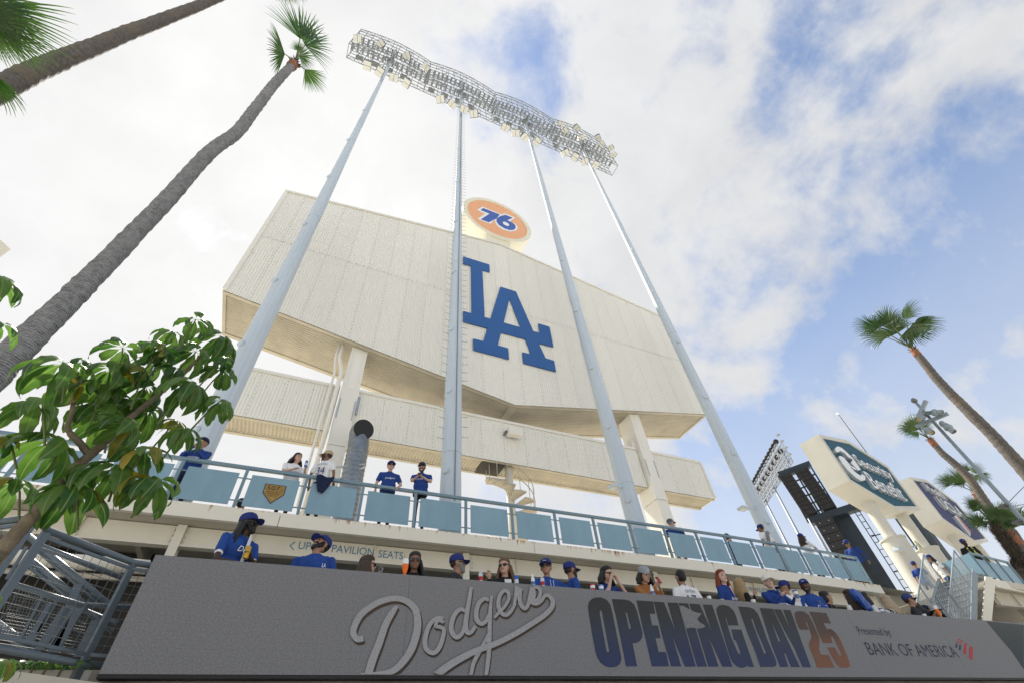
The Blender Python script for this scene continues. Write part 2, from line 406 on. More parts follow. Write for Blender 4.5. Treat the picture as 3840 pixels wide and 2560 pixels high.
# home-plate plaque
pl = thing('distance_plaque', (0, YR, 7.0), 'gold home plate plaque reading 507 FT on the rail panel', 'plaque')
yp = YR+.05-.008
c1 = lambda x, y: onY(600+x*.2976, 1620+y*.2976, yp)
out_ = [c1(1330,642), c1(1597,676), c1(1562,790), c1(1388,898), c1(1292,756)]
g = MB(); g.prism(out_, (0, -.006, 0)); g.build('border', M_BLACK, pl)
cen = sum(out_, Vector())/5
inn = [cen+(p-cen)*.925+Vector((0,-.0075,0)) for p in out_]
g = MB(); g.add(inn, [(0,1,2,3,4)]); g.build('plate', mat('plaque_gold', (.33,.20,.055), .5, .3, .06, 8), pl)
px = (out_[1]-out_[0]).normalized(); pz = Vector((0,0,1)); pw = (out_[1]-out_[0]).length
def plq(txt, u, v, w_, h):
    g = MB(); o = cen+Vector((0,-.0085,0)); text_on(g, txt, o+px*u*pw+pz*v*pw, px, pz, w_*pw, h*pw, .001, align='C'); g.build('lettering', M_BLACK, pl)
plq('507', -.07, .10, .60, .22); plq('FT', .36, .10, .10, .065); plq('PITTSBURGH PIRATES', .0, -.03, .72, .055); plq('WILLIE STARGELL', .0, -.13, .58, .055); plq('August 5, 1969', .0, -.22, .42, .045)
g = MB()
for u, v in ((-.43, .02), (-.03, -.33), (.03, -.36)):
    o = cen+Vector((0,-.0095,0))+px*u*pw+pz*v*pw; s_ = .035*pw
    g.add([o+pz*s_, o+px*s_*.25, o-pz*s_, o-px*s_*.25], [(0,3,2,1)]); g.add([o+px*s_, o+pz*s_*.25, o-px*s_, o-pz*s_*.25], [(0,3,2,1)])
g.build('star', M_WHITE, pl)
# lettering on the girder
sg = thing('pavilion_sign', (0, YB, 6.1), 'blue letters pointing up to pavilion seats on cream girder by the near post', 'sign')
M_SIGNB = mat('sign_letter_blue', (.09,.21,.33), .5)
def girder_text(txt, p, q, h, par, y):
    a = onY(*p, y); b = onY(*q, y); g = MB(); text_on(g, txt, (a.x, y, a.z), (1,0,0), (0,0,1), b.x-a.x, h, .004, bold=.004); return g.build('lettering', M_SIGNB, par)
a = onY(760+1415*.2296, 1900+625*.2296, YB-.004); b = onY(760+1500*.2296, 1900+560*.2296, YB-.004); c = onY(760+1475*.2296, 1900+695*.2296, YB-.004)
g = MB(); wv = Vector((.035,0,0))
for e in (b, c): g.add([a, a+wv, e+wv, e], [(0,1,2,3)])
g.build('arrow', M_SIGNB, sg)
hh = .17
z0 = onY(760+1560*.2296, 1900+682*.2296, YB).z
girder_text('UP TO PAVILION', (760+1552*.2296, 1900+680*.2296), (1280+472*.2551, 2040+160*.2551), hh, sg, YB-.004)
girder_text('SEATS', (1280+540*.2551, 2040+185*.2551), (1280+902*.2551, 2040+215*.2551), hh, sg, YB-.004)
sg2 = thing('pavilion_sign', (14, YB, 6.1), 'blue lettering about pavilion seats on cream girder behind white capped man', 'sign')
yb2 = YB-.004+.0030*2.1**2
a = onY(2400+1180*.2976, 2100+345*.2976, yb2); b = onY(2400+1730*.2976, 2100+380*.2976, yb2)
g = MB(); text_on(g, 'UP TO PAVILION SEATS', (a.x, yb2+.03-.034, ZS-.30), (1,0,0), (0,0,1), b.x-a.x+.25, .15, .03, bold=.004); g.build('lettering', M_SIGNB, sg2)

# ================================================================ corrugated sheets
PIT = .11; AMP = .013
def wave(u): return AMP*sin(2*pi*u/PIT)
def wave2(u): return .026*sin(2*pi*u/.125)+.006*sin(6*pi*u/.125)
def sheet(x0, x1, zb, zt, y, step=PIT/6):
    """vertical ribs in an XZ plane at y; zb/zt functions of x"""
    n = max(2, round((x1-x0)/step)); g = MB(); vs = []
    for i in range(n+1):
        x = x0+(x1-x0)*i/n; yy = y-wave(x); vs += [(x, yy, zb(x)), (x, yy, zt(x))]
    g.add(vs, [(2*i, 2*i+2, 2*i+3, 2*i+1) for i in range(n)]); g.smooth = True; return g
YW = 14.0; XC = 7.43; HW = 12.36
ZBC, ZBA = 1.6+1.065*YW, 1.6+.888*YW     # bottom: corner, apex
ZTC, ZTA = 1.6+1.667*YW, 1.6+1.822*YW
XL, XR = XC-HW, XC+HW; DEP = 2.55
zb_ = lambda x: ZBA+(ZBC-ZBA)*abs(x-XC)/HW
zt_ = lambda x: ZTA-(ZTA-ZTC)*abs(x-XC)/HW
zseam = 1.6+ray(1280, 975).z/ray(1280, 975).y*YW
bd = thing('scoreboard', (XC, YW+1, 0), 'huge cream hexagonal scoreboard clad in corrugated metal seen from behind', 'scoreboard')
g = MB(); prof = [(XL, ZBC), (XC, ZBA), (XR, ZBC), (XR, ZTC), (XC, ZTA), (XL, ZTC)]
g.prism([(x*1, YW+.07, z+(.06 if z < 18 else -.03)) for x, z in prof], (0, DEP-.14, 0)); g.build('core', M_SIDING, bd)
ncol = 25; cw = (XR-XL)/ncol
for i in range(ncol):
    a, b = XL+i*cw, XL+(i+1)*cw; pr = .004*(i % 2)
    sheet(a, b+.012, lambda x: zb_(x)-.03, lambda x: zseam+.06, YW-pr).build('siding_sheet', M_SIDING, bd)
    sheet(a, b+.012, lambda x: zseam, lambda x: zt_(x)-.05, YW-.012-pr).build('siding_sheet', M_SIDING, bd)
# screws along the laps
g = MB()
def screw(x, y, z, r=.014): g.add([(x-r, y, z-r), (x+r, y, z-r), (x+r, y, z+r), (x-r, y, z+r), (x, y-.012, z)], [(0,1,4),(1,2,4),(2,3,4),(3,0,4)])
for i in range(1, ncol):
    x = XL+i*cw; z = zb_(x)+.1
    while z < zt_(x)-.15: screw(x+.01, YW-.026-.012, z); z += .23
for i in range(int((XR-XL)/.33)):
    x = XL+.1+i*.33; screw(x, YW-.036, zseam+.03)
    for zz in (3.0, 6.1): screw(x+.12, YW-.036, zb_(x)+zz*.9) if i % 3 == 0 else None
g.build('screws', M_SCREW, bd, kind='stuff')
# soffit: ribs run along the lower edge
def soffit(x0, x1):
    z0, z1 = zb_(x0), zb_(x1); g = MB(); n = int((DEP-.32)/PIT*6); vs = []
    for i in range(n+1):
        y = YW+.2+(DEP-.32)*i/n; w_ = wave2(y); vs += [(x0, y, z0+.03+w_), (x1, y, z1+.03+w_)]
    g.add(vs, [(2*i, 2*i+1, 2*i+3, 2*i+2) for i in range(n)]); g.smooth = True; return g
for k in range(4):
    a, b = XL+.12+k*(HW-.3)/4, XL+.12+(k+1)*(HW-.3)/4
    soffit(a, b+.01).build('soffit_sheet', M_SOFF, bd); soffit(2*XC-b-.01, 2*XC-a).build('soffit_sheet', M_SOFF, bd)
def strip(name, p, q, w_, d, m, par, up=(0,0,1)):
    g = MB(); g.bar(p, q, w_, d, up); return g.build(name, m, par)
for sx in (-1, 1):
    e = XC+sx*HW
    for y, wd in ((YW+.125, .16), (YW+DEP-.08, .18)):
        strip('soffit_trim', (e, y, ZBC-.012), (XC, y, ZBA-.012), wd, .05, M_SOFF, bd)
    strip('corner_trim', (e-sx*.05, YW-.03, ZBC), (e-sx*.05, YW-.03, ZTC+.06), .16, .05, M_SIDING, bd, (0,1,0))
    strip('soffit_end_trim', (e-sx*.06, YW+.21, ZBC-.012), (e-sx*.06, YW+DEP-.18, ZBC-.012), .12, .052, M_SOFF, bd)
    strip('top_coping', (e, YW-.02, ZTC+.03), (XC, YW-.02, ZTA+.03), .16, .1, M_SIDING, bd)
    # end walls
    g = MB(); n = 24; vs = []
    for i in range(n*6+1):
        y = YW+.02+(DEP-.05)*i/(n*6); vs += [(e+sx*wave(y), y, ZBC+.0), (e+sx*wave(y), y, ZTC)]
    g.add(vs, [(2*i, 2*i+2, 2*i+3, 2*i+1) for i in range(n*6)]); g.smooth = True; g.build('end_sheet', M_SIDING, bd)
strip('apex_trim', (XC, YW+.22, ZBA-.01), (XC, YW+DEP-.2, ZBA-.01), .34, .055, M_SOFF, bd)
# the LA monogram
la = [(118,100),(424,196),(428,284),(342,260),(368,812),(437,831),(555,455),(738,513),(940,976),(1018,997),(1001,887),(1131,925),(1177,1157),(1002,1111),(1085,1290),(1186,1321),(1208,1445),(828,1347),(814,1220),(915,1244),(850,1067),(562,989),(524,1140),(644,1173),(655,1301),(239,1192),(235,1063),(354,1092),(402,940),(116,863),(116,740),(216,768),(208,208),(118,183)]
lh = [(661,594),(593,876),(793,933)]
yl = YW-.10
f2 = lambda p: onY(1700+p[0]*.3189, 930+p[1]*.3189, yl)
o3 = [f2(p) for p in la]; h3 = [f2(p) for p in lh]
lg = thing('monogram_sign', (XC, yl, o3[0].z), 'dark blue interlocking LA letters mounted on the scoreboard', 'sign')
g = MB()
poly_fill(g, [(p.x, p.z) for p in o3], [[(p.x, p.z) for p in h3]], lambda x, z: (x, yl, z))
poly_fill(g, [(p.x, p.z) for p in o3], [[(p.x, p.z) for p in h3]], lambda x, z: (x, yl+.06, z))
for lp in (o3, h3):
    for i in range(len(lp)):
        a, b = lp[i], lp[(i+1) % len(lp)]; g.add([a, b, b+Vector((0,.06,0)), a+Vector((0,.06,0))], [(0,1,2,3)])
g.build('letters', M_BLUE, lg)

# ================================================================ lower band under the scoreboard
YBN = 14.6; bz0, bz1 = 1.6+.673*YBN, 1.6+.814*YBN; bx0, bx1 = -.235*YBN, 1.251*YBN; BD = 1.15
bn = thing('lower_panel', (XC, YBN+.5, 0), 'long low cream corrugated box hanging beneath the hexagonal scoreboard', 'scoreboard')
cx0, cx1 = .017*14.35, .062*14.35; dx0, dx1 = .993*14.35, 1.037*14.35
segs = ((bx0, cx0-.06), (cx1+.02, dx0-.06), (dx1+.02, bx1))
for a, b in segs:
    g = MB(); g.box((a+.02, YBN+.06, bz0+.06), (b-.02, YBN+BD-.04, bz1-.02)); g.build('core', M_SIDING, bn)
    n = max(1, round((b-a)/.99)); cw2 = (b-a)/n
    for i in range(n):
        sheet(a+i*cw2, a+(i+1)*cw2+.008, lambda x: bz0-.02, lambda x: bz1+.06, YBN-.003*(i % 2)).build('siding_sheet', M_SIDING, bn)
    strip('top_trim', (a, YBN-.04, bz1-.055), (b, YBN-.04, bz1-.055), .04, .11, M_SIDING, bn)
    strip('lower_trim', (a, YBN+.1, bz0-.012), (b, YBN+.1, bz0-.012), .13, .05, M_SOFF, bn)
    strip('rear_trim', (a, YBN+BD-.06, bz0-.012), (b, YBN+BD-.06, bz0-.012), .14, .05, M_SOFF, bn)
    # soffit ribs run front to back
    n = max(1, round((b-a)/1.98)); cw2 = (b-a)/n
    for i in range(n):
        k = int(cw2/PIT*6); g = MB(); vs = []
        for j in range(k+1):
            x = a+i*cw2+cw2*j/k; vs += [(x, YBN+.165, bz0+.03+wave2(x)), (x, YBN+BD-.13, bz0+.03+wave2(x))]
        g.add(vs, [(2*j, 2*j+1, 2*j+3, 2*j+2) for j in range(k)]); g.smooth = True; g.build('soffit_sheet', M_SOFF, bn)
g = MB()
for a, b in segs:
    n = max(1, round((b-a)/.99)); cw2 = (b-a)/n
    for i in range(1, n):
        z = bz0+.1
        while z < bz1-.12: screw(a+i*cw2, YBN-.03, z, .012); z += .17
    for i in range(int((b-a)/.5)): screw(a+.25+i*.5, YBN-.032, bz0+.55+.3*(i % 2), .012); screw(a+.2+i*.5, YBN-.032, bz0+1.35+.3*(i % 2), .012)
g.build('screws', M_SCREW, bn, kind='stuff')
strip('end_trim', (bx1+.01, YBN-.02, bz0-.02), (bx1+.01, YBN-.02, bz1-.11), .13, .05, M_SIDING, bn, (0,1,0))
g = MB(); g.box((bx1-.02, YBN+.01, bz0+.001), (bx1+.02, YBN+BD-.02, bz1-.01)); g.build('end_sheet', M_SIDING, bn)

# ================================================================ columns carrying both boxes
for nm, (a, b), lb in (('left', (cx0, cx1), 'cream steel scoreboard column beside the ribbed vent duct'), ('right', (dx0, dx1), 'cream steel scoreboard column with a conduit down its side')):
    c = thing('scoreboard_column', ((a+b)/2, 14.85, 0), lb, 'column', 'scoreboard columns')
    zt = zb_((a+b)/2)+.1; zk = 1.6+.638*14.35
    g = MB(); g.box((a, 14.35, zk), (b, 15.35, zt)); g.build('upper_shaft', M_SIDING, c)
    g = MB(); g.box((a+.012, 14.362, ZD), (b-.012, 15.34, zk-.02)); g.build('lower_shaft', M_SIDING, c)
    g = MB(); g.box((a+.17, 14.335, zt-2.2), (b-.17, 14.349, zt-.32)); g.build('cover_plate', M_SIDING, c)
    for xx in (a+.05, b-.05):
        g = MB(); g.box((xx-.02, 14.335, zk+1.1), (xx+.02, 14.349, zk+2.0)); g.build('slot_plate', M_GALV, c)
        g = MB(); g.box((xx-.035, 14.338, zt-1.1), (xx+.035, 14.349, zt-.12)); g.build('splice_plate', M_SIDING, c)
    if nm == 'right':
        g = MB(); x = a-.03; g.tube([(x, 14.75, zt-1.9), (x, 14.55, zt-2.6), (x, 14.55, zk+1.2), (x, 14.75, zk+.8)], .022, 6); g.build('conduit', M_SIDING, c)
        g = MB(); g.box((a-.22, 14.6, zt-2.2), (a-.003, 14.95, zt-1.5)); g.build('junction_box', M_SIDING, c)
    else:
        g = MB(); g.box((b+.003, 14.5, zt-3.2), (b+.12, 14.8, zt-2.4)); g.build('junction_box', M_GALV, c)
# pipes beside the left column
t_ = thing('drain_pipes', (cx0-.3, 14.3, ZD), 'pair of cream drain pipes running up beside the column with the vent duct', 'pipe')
zt = zb_(cx0)
g = MB(); x = cx0-.17; g.tube([(x-.22, 14.5, zt+.05), (x-.22, 14.5, zt-.6), (x, 14.3, zt-1.5), (x, 14.3, ZD)], .075, 12); g.smooth = True; g.build('pipe', M_SIDING, t_)
for zz in (zt-1.9, zt-2.3, 9.2, 9.5):
    g = MB(); g.lathe((x, 14.3, zz), [(.094, 0), (.094, .12)], 12); g.build('coupling', M_SIDING, t_)
g = MB(); x = cx0-.40; g.tube([(x-.12, 14.5, zt+.05), (x-.12, 14.5, zt-.7), (x, 14.32, zt-1.6), (x, 14.32, 9.1), (x+.02, 14.32, 8.4), (x+.14, 14.32, 8.2), (x+.14, 14.32, ZD)], .045, 10); g.smooth = True; g.build('pipe', M_SIDING, t_)
# camera housing on the band with its mount
t_ = thing('equipment_box', (5.5, 14.4, 12.5), 'cream weatherproof box mounted on the corrugated lower panel', 'box')
a = onY(1760+455*.319, 1480+350*.319, 14.2); b = onY(1760+628*.319, 1480+490*.319, 14.2)
g = MB(); g.box((a.x, 14.12, b.z+.02), (b.x, 14.44, a.z-.08)); ob = g.build('housing', M_SIDING, t_)
m_ = ob.modifiers.new('b', 'BEVEL'); m_.width = .05; m_.segments = 3
g = MB(); g.bar((a.x-.05, 14.28, b.z+.2), (a.x-.05, 14.57, b.z+.2), .06, .1); g.bar((b.x-.3, 14.3, b.z+.22), (b.x-.3, 14.57, b.z+.22), .1, .1); g.build('bracket', M_HOUS, t_, kind='stuff')

# ================================================================ round 76 sign
RS = 2.62; cs = Vector((7.53, YW, 30.6))
M_DRUM = mat('drum_cream', (.74,.70,.56), .5, 0, .05, .8)
t_ = thing('round_sign', (cs.x, YW+1, ZTA), 'round orange drum sign with blue 76 above the scoreboard', 'sign')
g = MB(); g.lathe(cs, [(RS, 0.0), (RS, 1.9), (.01, 1.9)], 72, (0,1,0), cap=False); g.smooth = False; smooth_angle(g.build('drum', M_DRUM, t_))
g = MB(); n = 72
for r0, r1, y0, y1 in ((RS, 2.29, 0, 0), (2.29, 2.29, 0, .07)):
    vs = []
    for j in range(n):
        a = 2*pi*j/n; vs += [cs+Vector((r0*cos(a), y0, r0*sin(a))), cs+Vector((r1*cos(a), y1, r1*sin(a)))]
    g.add(vs, [(2*j, 2*((j+1) % n), 2*((j+1) % n)+1, 2*j+1) for j in range(n)])
g.build('rim', M_DRUM, t_)
g = MB(); g.add([cs+Vector((2.29*cos(2*pi*j/n), .07, 2.29*sin(2*pi*j/n))) for j in range(n)], [tuple(range(n))])
g.build('face', mat('sign_orange', (.80,.41,.215), .45, 0, .03, .8), t_)
k6 = lambda x, y, d: onY(1600+x*.2551, 700+y*.2551, YW+d)
seven_w = [(740,345),(820,297),(1100,410),(1145,396),(1310,460),(1228,510),(1290,545),(1335,590),(1338,625),(1300,655),(1225,664),(1130,640),(1050,590),(1010,540),(1000,492),(936,552),(745,478),(858,403)]
seven_b = [(790,348),(832,318),(1076,412),(1030,470),(915,528),(795,484),(925,400)]
six_b = [(1160,417),(1265,460),(1187,497),(1260,530),(1305,572),(1310,610),(1280,638),(1220,643),(1140,615),(1060,565),(1026,515),(1030,470),(1085,435)]
g = MB(); poly_fill(g, [tuple((p.x, p.z)) for p in (k6(*q, .06) for q in seven_w)], [], lambda x, z: (x, YW+.06, z)); g.build('numeral_outline', M_WHITE, t_)
M_NUM = mat('numeral_blue', (.06,.12,.40), .45)
g = MB(); poly_fill(g, [(p.x, p.z) for p in (k6(*q, .055) for q in seven_b)], [], lambda x, z: (x, YW+.055, z)); g.build('numeral', M_NUM, t_)
sm = catmull(six_b, 4, True)
g = MB(); poly_fill(g, [(p.x, p.z) for p in (k6(*q, .055) for q in six_b)], [], lambda x, z: (x, YW+.055, z)); g.build('numeral', M_NUM, t_)
hc = k6(1166, 550, .05)
g = MB(); g.add([(hc.x+.25*cos(a), YW+.05, hc.z+.25*sin(a)) for a in [2*pi*j/24 for j in range(24)]], [tuple(range(24))]); g.build('numeral_eye', M_WHITE, t_)
g = MB(); g.box((cs.x-.95, YW+.1, ZTA-.25), (cs.x+.75, YW+1.6, cs.z-RS+.12)); g.build('pedestal', M_DRUM, t_)

# ================================================================ four light towers
TX = [-2.74, 3.98, 10.79, 17.52]; YT = 12.2
tl = ['light tower of pale steel rising behind the umbrella tree', 'light tower whose pole carries climbing pegs on both sides', 'light tower with a smooth pole beside the LA letters', 'light tower carrying the most floodlights of the row']
def floodlight(par, p, face, s=1.0, spin=0.0):
    f = Vector(face).normalized(); q = f.to_track_quat('Z', 'Y') @ Matrix.Rotation(spin, 3, 'Z').to_quaternion()
    M = lambda v: p+q @ (Vector(v)*s)
    g = MB(); b = MB(); b.box((-.34,-.28,-.28), (.34,.28,-.03)); b.box((-.14,-.12,-.42), (.14,.12,-.28))
    g.add([M(v) for v in b.v], b.f); h = g.build('floodlight', M_HOUS, par)
    for a, c in ((-.325, -.015), (.015, .325)):
        g = MB(); b = MB(); b.box((a, -.265, -.03), (c, .265, .0)); g.add([M(v) for v in b.v], b.f); g.build('lens', M_LENS, h)
    g = MB(); b = MB(); b.bar((-.36,0,-.15), (-.36,0,-.5), .03, .05, (0,1,0)); b.bar((.36,0,-.15), (.36,0,-.5), .03, .05, (0,1,0)); b.bar((-.36,0,-.5), (.36,0,-.5), .05)
    g.add([M(v) for v in b.v], b.f); g.build('yoke', M_TRUSS, h)
def R1(x, y): return (1280+x*.2551, 100+y*.2551)
def R2(x, y): return (1860+x*.2551, 300+y*.2551)
FL = [[R1(*p) for p in ((235,180),(575,255),(955,435),(1240,605),(380,580),(560,670),(770,755),(950,835))],
      [R1(*p) for p in ((1455,1070),(1625,1150),(1805,1220),(1945,1285))],
      [R2(*p) for p in ((140,705),(290,785),(430,850),(600,910))],
      [R2(*p) for p in ((1020,1080),(1165,1140),(1310,1205),(1465,1255),(955,655),(1010,755),(1190,715),(1255,855),(1500,860),(1545,945),(1680,1005),(1725,1105))]]
def zbank(t, u):
    """height of chord t (0..1) at u (-1..1) along the bank"""
    return 46.75 + t*(6.2 + 1.35*(1-abs(u)**1.7))
for ti, tx in enumerate(TX):
    tw = thing('light_tower', (tx, YT, 0), tl[ti], 'light tower', 'light towers before the scoreboard')
    rr = lambda z: max(.125, .335-(z-8)*.0058) if z > 8 else .335+(8-z)*.003
    zs_ = [ZD, 9.7, 20.5, 32.5, 45, 53.4]
    for a, b in zip(zs_, zs_[1:]):
        g = MB(); g.tube([(tx, YT, a), (tx, YT, b)], [rr(a)+.004, rr(b)-.012], 12, phase=pi/12); g.build('shaft', M_POLE, tw)
    for k, z in enumerate((9.0, 12.2, 15.5, 19.6, 24.4, 29.5, 35)):
        r = rr(z); sx = -1 if ti in (1, 2) or k % 2 else 1
        ax = Vector((-.75, -.66, 0)) if ti != 3 else Vector((-.45, -.9, 0))
        g = MB(); g.lathe(Vector((tx, YT, z))+ax*(r-.02), [(.115, 0), (.115, .07), (.10, .09)], 14, ax); g.build('access_cover', M_POLE, tw)
    if ti == 1:
        g = MB(); z = 10.2; k = 0
        while z < 46:
            r = rr(z)
            for sx in (-1, 1): g.tube([(tx+sx*(r-.03), YT-.1, z+.2*(sx > 0)), (tx+sx*(r+.2), YT-.13, z+.2*(sx > 0)), (tx+sx*(r+.2), YT-.13, z+.03+.2*(sx > 0))], .008, 5)
            z += .42
        g.build('climbing_pegs', M_TRUSS, tw, kind='stuff')
        g = MB(); g.bar((tx+.02, YT-rr(9)-.005, 8), (tx+.02, YT-rr(46)-.005, 46), .03, .03); g.build('safety_cable', M_TRUSS, tw)
    # bank frame
    HB = 3.34; lev = [0, .13, .28, .42, .57, .71, .86, 1.0]
    for yy in (YT-.55, YT+.55):
        for t in lev:
            g = MB(); pts = [(tx+HB*u, yy, zbank(t, u)) for u in (-1,-.8,-.6,-.4,-.2,0,.2,.4,.6,.8,1)]
            for a, b in zip(pts, pts[1:]): g.bar(a, b, .05, .05)
            g.build('chord', M_TRUSS, tw)
        g = MB()
        for i in range(12):
            u = -1+2*i/11; g.bar((tx+HB*u, yy, zbank(0, u)), (tx+HB*u, yy, zbank(1, u)), .045)
        g.build('uprights', M_TRUSS, tw, kind='stuff')
        g = MB()
        for k in range(len(lev)-1):
            for i in range(11):
                u0, u1 = -1+2*i/11, -1+2*(i+1)/11
                if (i+k) % 2: u0, u1 = u1, u0
                if k in (0, 6) or (i+k) % 3 == 0: g.bar((tx+HB*u0, yy, zbank(lev[k], u0)), (tx+HB*u1, yy, zbank(lev[k+1], u1)), .028)
        g.build('diagonals', M_TRUSS, tw, kind='stuff')
    for t in (.28, .71):
        g = MB()
        for i in range(16):
            u = -.97+1.94*i/15; g.box((tx+HB*u-.09, YT-.32, zbank(t, u)+.02), (tx+HB*u+.09, YT+.32, zbank(t, u)+.045))
        g.build('catwalk', M_TRUSS, tw, kind='stuff')
    for t in (0,.28,.57,.86):
        for u in (-1,-.5,0,.5,1): g = MB(); g.bar((tx+HB*u, YT-.55, zbank(t, u)), (tx+HB*u, YT+.55, zbank(t, u)), .045); g.build('cross_member', M_TRUSS, tw)
    g = MB()
    for k in range(6): g.box((tx-.5+.18*k, YT-.4+.1*(k % 3), 48.2+.5*(k % 4)), (tx-.38+.18*k, YT-.1+.1*(k % 3), 48.7+.5*(k % 4)))
    g.build('control_boxes', M_HOUS, tw, kind='stuff')
    # field-side lamp rows (seen through the frame from below)
    for t in (.45,):
        for i in range(4):
            u = -.8+.4*i+.1*(t == .5); p = Vector((tx+HB*u, YT+.95, zbank(t, u)))
            g = MB(); g.box(p-Vector((.3,.12,.26)), p+Vector((.3,.14,.26))); h = g.build('field_lamp', M_HOUS, tw)
    for j, s in enumerate(FL[ti]):
        p = onY(*s, YT-.75); face = (CAM-p).normalized()+Vector((random.uniform(-.4,.4), random.uniform(-.2,.35), -.35))
        floodlight(tw, p, face, 1.0, random.uniform(-.5,.5))
        nb = min(max((p.x-tx)/HB, -1), 1); zz = min(max(p.z, zbank(0, nb)), zbank(1, nb))
        g = MB(); g.bar(p-face.normalized()*.35, (tx+HB*nb, YT-.55, zz), .05); g.build('lamp_arm', M_TRUSS, tw)
    if ti in (1, 2):
        g = MB(); g.tube([(tx-.9, YT, zbank(1,0)-.4), (tx-.9, YT, zbank(1,0)+1.6)], .025, 6); g.build('lightning_rod', M_TRUSS, tw)
# small floodlights on poles 3 and 4
for (x, y, ti, lb) in ((2304, 1825, 2, 'small white floodlight bracketed to the smooth pole beside the LA letters'), (2788, 1905, 3, 'small white floodlight bracketed to the tower with the most floodlights')):
    p = onY(x, y, YT-.2); t_ = thing('area_light', p, lb, 'floodlight', 'small floodlights on the light poles')
    g = MB(); g.box(p+Vector((-.2,-.16,-.04)), p+Vector((.16,.16,.05))); g.build('housing', M_POLE, t_)
    g = MB(); g.box(p+Vector((-.16,-.12,-.05)), p+Vector((.06,.12,-.041))); g.build('lens', M_LENS, t_)
    g = MB(); g.bar(p+Vector((.1,0,0)), (TX[ti]-.25, YT-.1, p.z+.12), .05); g.build('arm', M_POLE, t_)
# ================================================================ LED ribbon board
def led_mat():
    m = bpy.data.materials.new('led_screen'); m.use_nodes = True; t = m.node_tree; b = t.nodes['Principled BSDF']
    b.inputs['Roughness'].default_value = .55; b.inputs['Specular IOR Level'].default_value = .25
    tcn = t.nodes.new('ShaderNodeTexCoord')
    n = t.nodes.new('ShaderNodeTexNoise'); n.inputs['Scale'].default_value = 44; n.inputs['Detail'].default_value = 5; n.inputs['Roughness'].default_value = .75
    mp = t.nodes.new('ShaderNodeMapping'); mp.inputs['Scale'].default_value = (.9, 1, 1.3); t.links.new(tcn.outputs['Object'], mp.inputs[0]); t.links.new(mp.outputs[0], n.inputs[0])
    n2 = t.nodes.new('ShaderNodeTexNoise'); n2.inputs['Scale'].default_value = 140; n2.inputs['Detail'].default_value = 2; t.links.new(tcn.outputs['Object'], n2.inputs[0])
    wv = t.nodes.new('ShaderNodeTexWave'); wv.wave_type = 'BANDS'; wv.bands_direction = 'Z'; wv.inputs['Scale'].default_value = 3.9; wv.inputs['Distortion'].default_value = .0
    t.links.new(tcn.outputs['Object'], wv.inputs[0])
    ln = t.nodes.new('ShaderNodeMapRange'); ln.inputs['From Min'].default_value = .0; ln.inputs['From Max'].default_value = .12; ln.inputs['To Min'].default_value = .97; t.links.new(wv.outputs['Fac'], ln.inputs[0])
    ad = t.nodes.new('ShaderNodeMath'); ad.operation = 'MULTIPLY_ADD'; t.links.new(n2.outputs['Fac'], ad.inputs[0]); ad.inputs[1].default_value = .55; t.links.new(n.outputs['Fac'], ad.inputs[2])
    r = t.nodes.new('ShaderNodeValToRGB'); e = r.color_ramp.elements
    e[0].position = .55; e[0].color = (.125, .125, .13, 1); e[1].position = 1.0; e[1].color = (.26, .256, .258, 1)
    t.links.new(ad.outputs[0], r.inputs[0])
    mm = t.nodes.new('ShaderNodeMix'); mm.data_type = 'RGBA'; mm.blend_type = 'MULTIPLY'; mm.inputs['Factor'].default_value = 1
    t.links.new(r.outputs[0], mm.inputs['A']); t.links.new(ln.outputs[0], mm.inputs['B']); t.links.new(mm.outputs['Result'], b.inputs['Base Color'])
    return m
M_LED = led_mat()
def zgrad(name, stops, z0=0.0, z1=ZLT-ZLB, noise_=.25, axis=2):
    """picture content on the screen: colour by height, with the screen's own grain"""
    m = bpy.data.materials.new(name); m.use_nodes = True; t = m.node_tree; b = t.nodes['Principled BSDF']; b.inputs['Roughness'].default_value = .55; b.inputs['Specular IOR Level'].default_value = .25
    tcn = t.nodes.new('ShaderNodeTexCoord'); sp = t.nodes.new('ShaderNodeSeparateXYZ'); t.links.new(tcn.outputs['Object'], sp.inputs[0])
    mr_ = t.nodes.new('ShaderNodeMapRange'); mr_.inputs['From Min'].default_value = z0; mr_.inputs['From Max'].default_value = z1; t.links.new(sp.outputs[axis], mr_.inputs[0])
    r = t.nodes.new('ShaderNodeValToRGB'); e = r.color_ramp.elements
    e[0].position = stops[0][0]; e[0].color = (*stops[0][1], 1); e[1].position = stops[-1][0]; e[1].color = (*stops[-1][1], 1)
    for p, c in stops[1:-1]: e.new(p).color = (*c, 1)
    t.links.new(mr_.outputs[0], r.inputs[0])
    n = t.nodes.new('ShaderNodeTexNoise'); n.inputs['Scale'].default_value = 60; n.inputs['Detail'].default_value = 4; t.links.new(tcn.outputs['Object'], n.inputs[0])
    mr2 = t.nodes.new('ShaderNodeMapRange'); mr2.inputs['To Min'].default_value = 1-noise_*1.6; mr2.inputs['To Max'].default_value = 1+noise_*1.6; t.links.new(n.outputs['Fac'], mr2.inputs[0])
    mm = t.nodes.new('ShaderNodeMix'); mm.data_type = 'RGBA'; mm.blend_type = 'MULTIPLY'; mm.inputs['Factor'].default_value = 1
    t.links.new(r.outputs[0], mm.inputs['A']); t.links.new(mr2.outputs[0], mm.inputs['B']); t.links.new(mm.outputs['Result'], b.inputs['Base Color'])
    return m
led = thing('video_ribbon', (8, YL, ZLB), 'long grey LED ribbon screen showing the Opening Day 25 picture', 'screen')
LX1 = 24.0
mod = 3.2; x = -1.505
while x < LX1:
    b = min(LX1, x+mod); g = MB(); g.box((x+.0015, YL, ZLB), (b-.0015, YL+.12, ZLT)); g.build('screen_module', M_LED, led); x = b
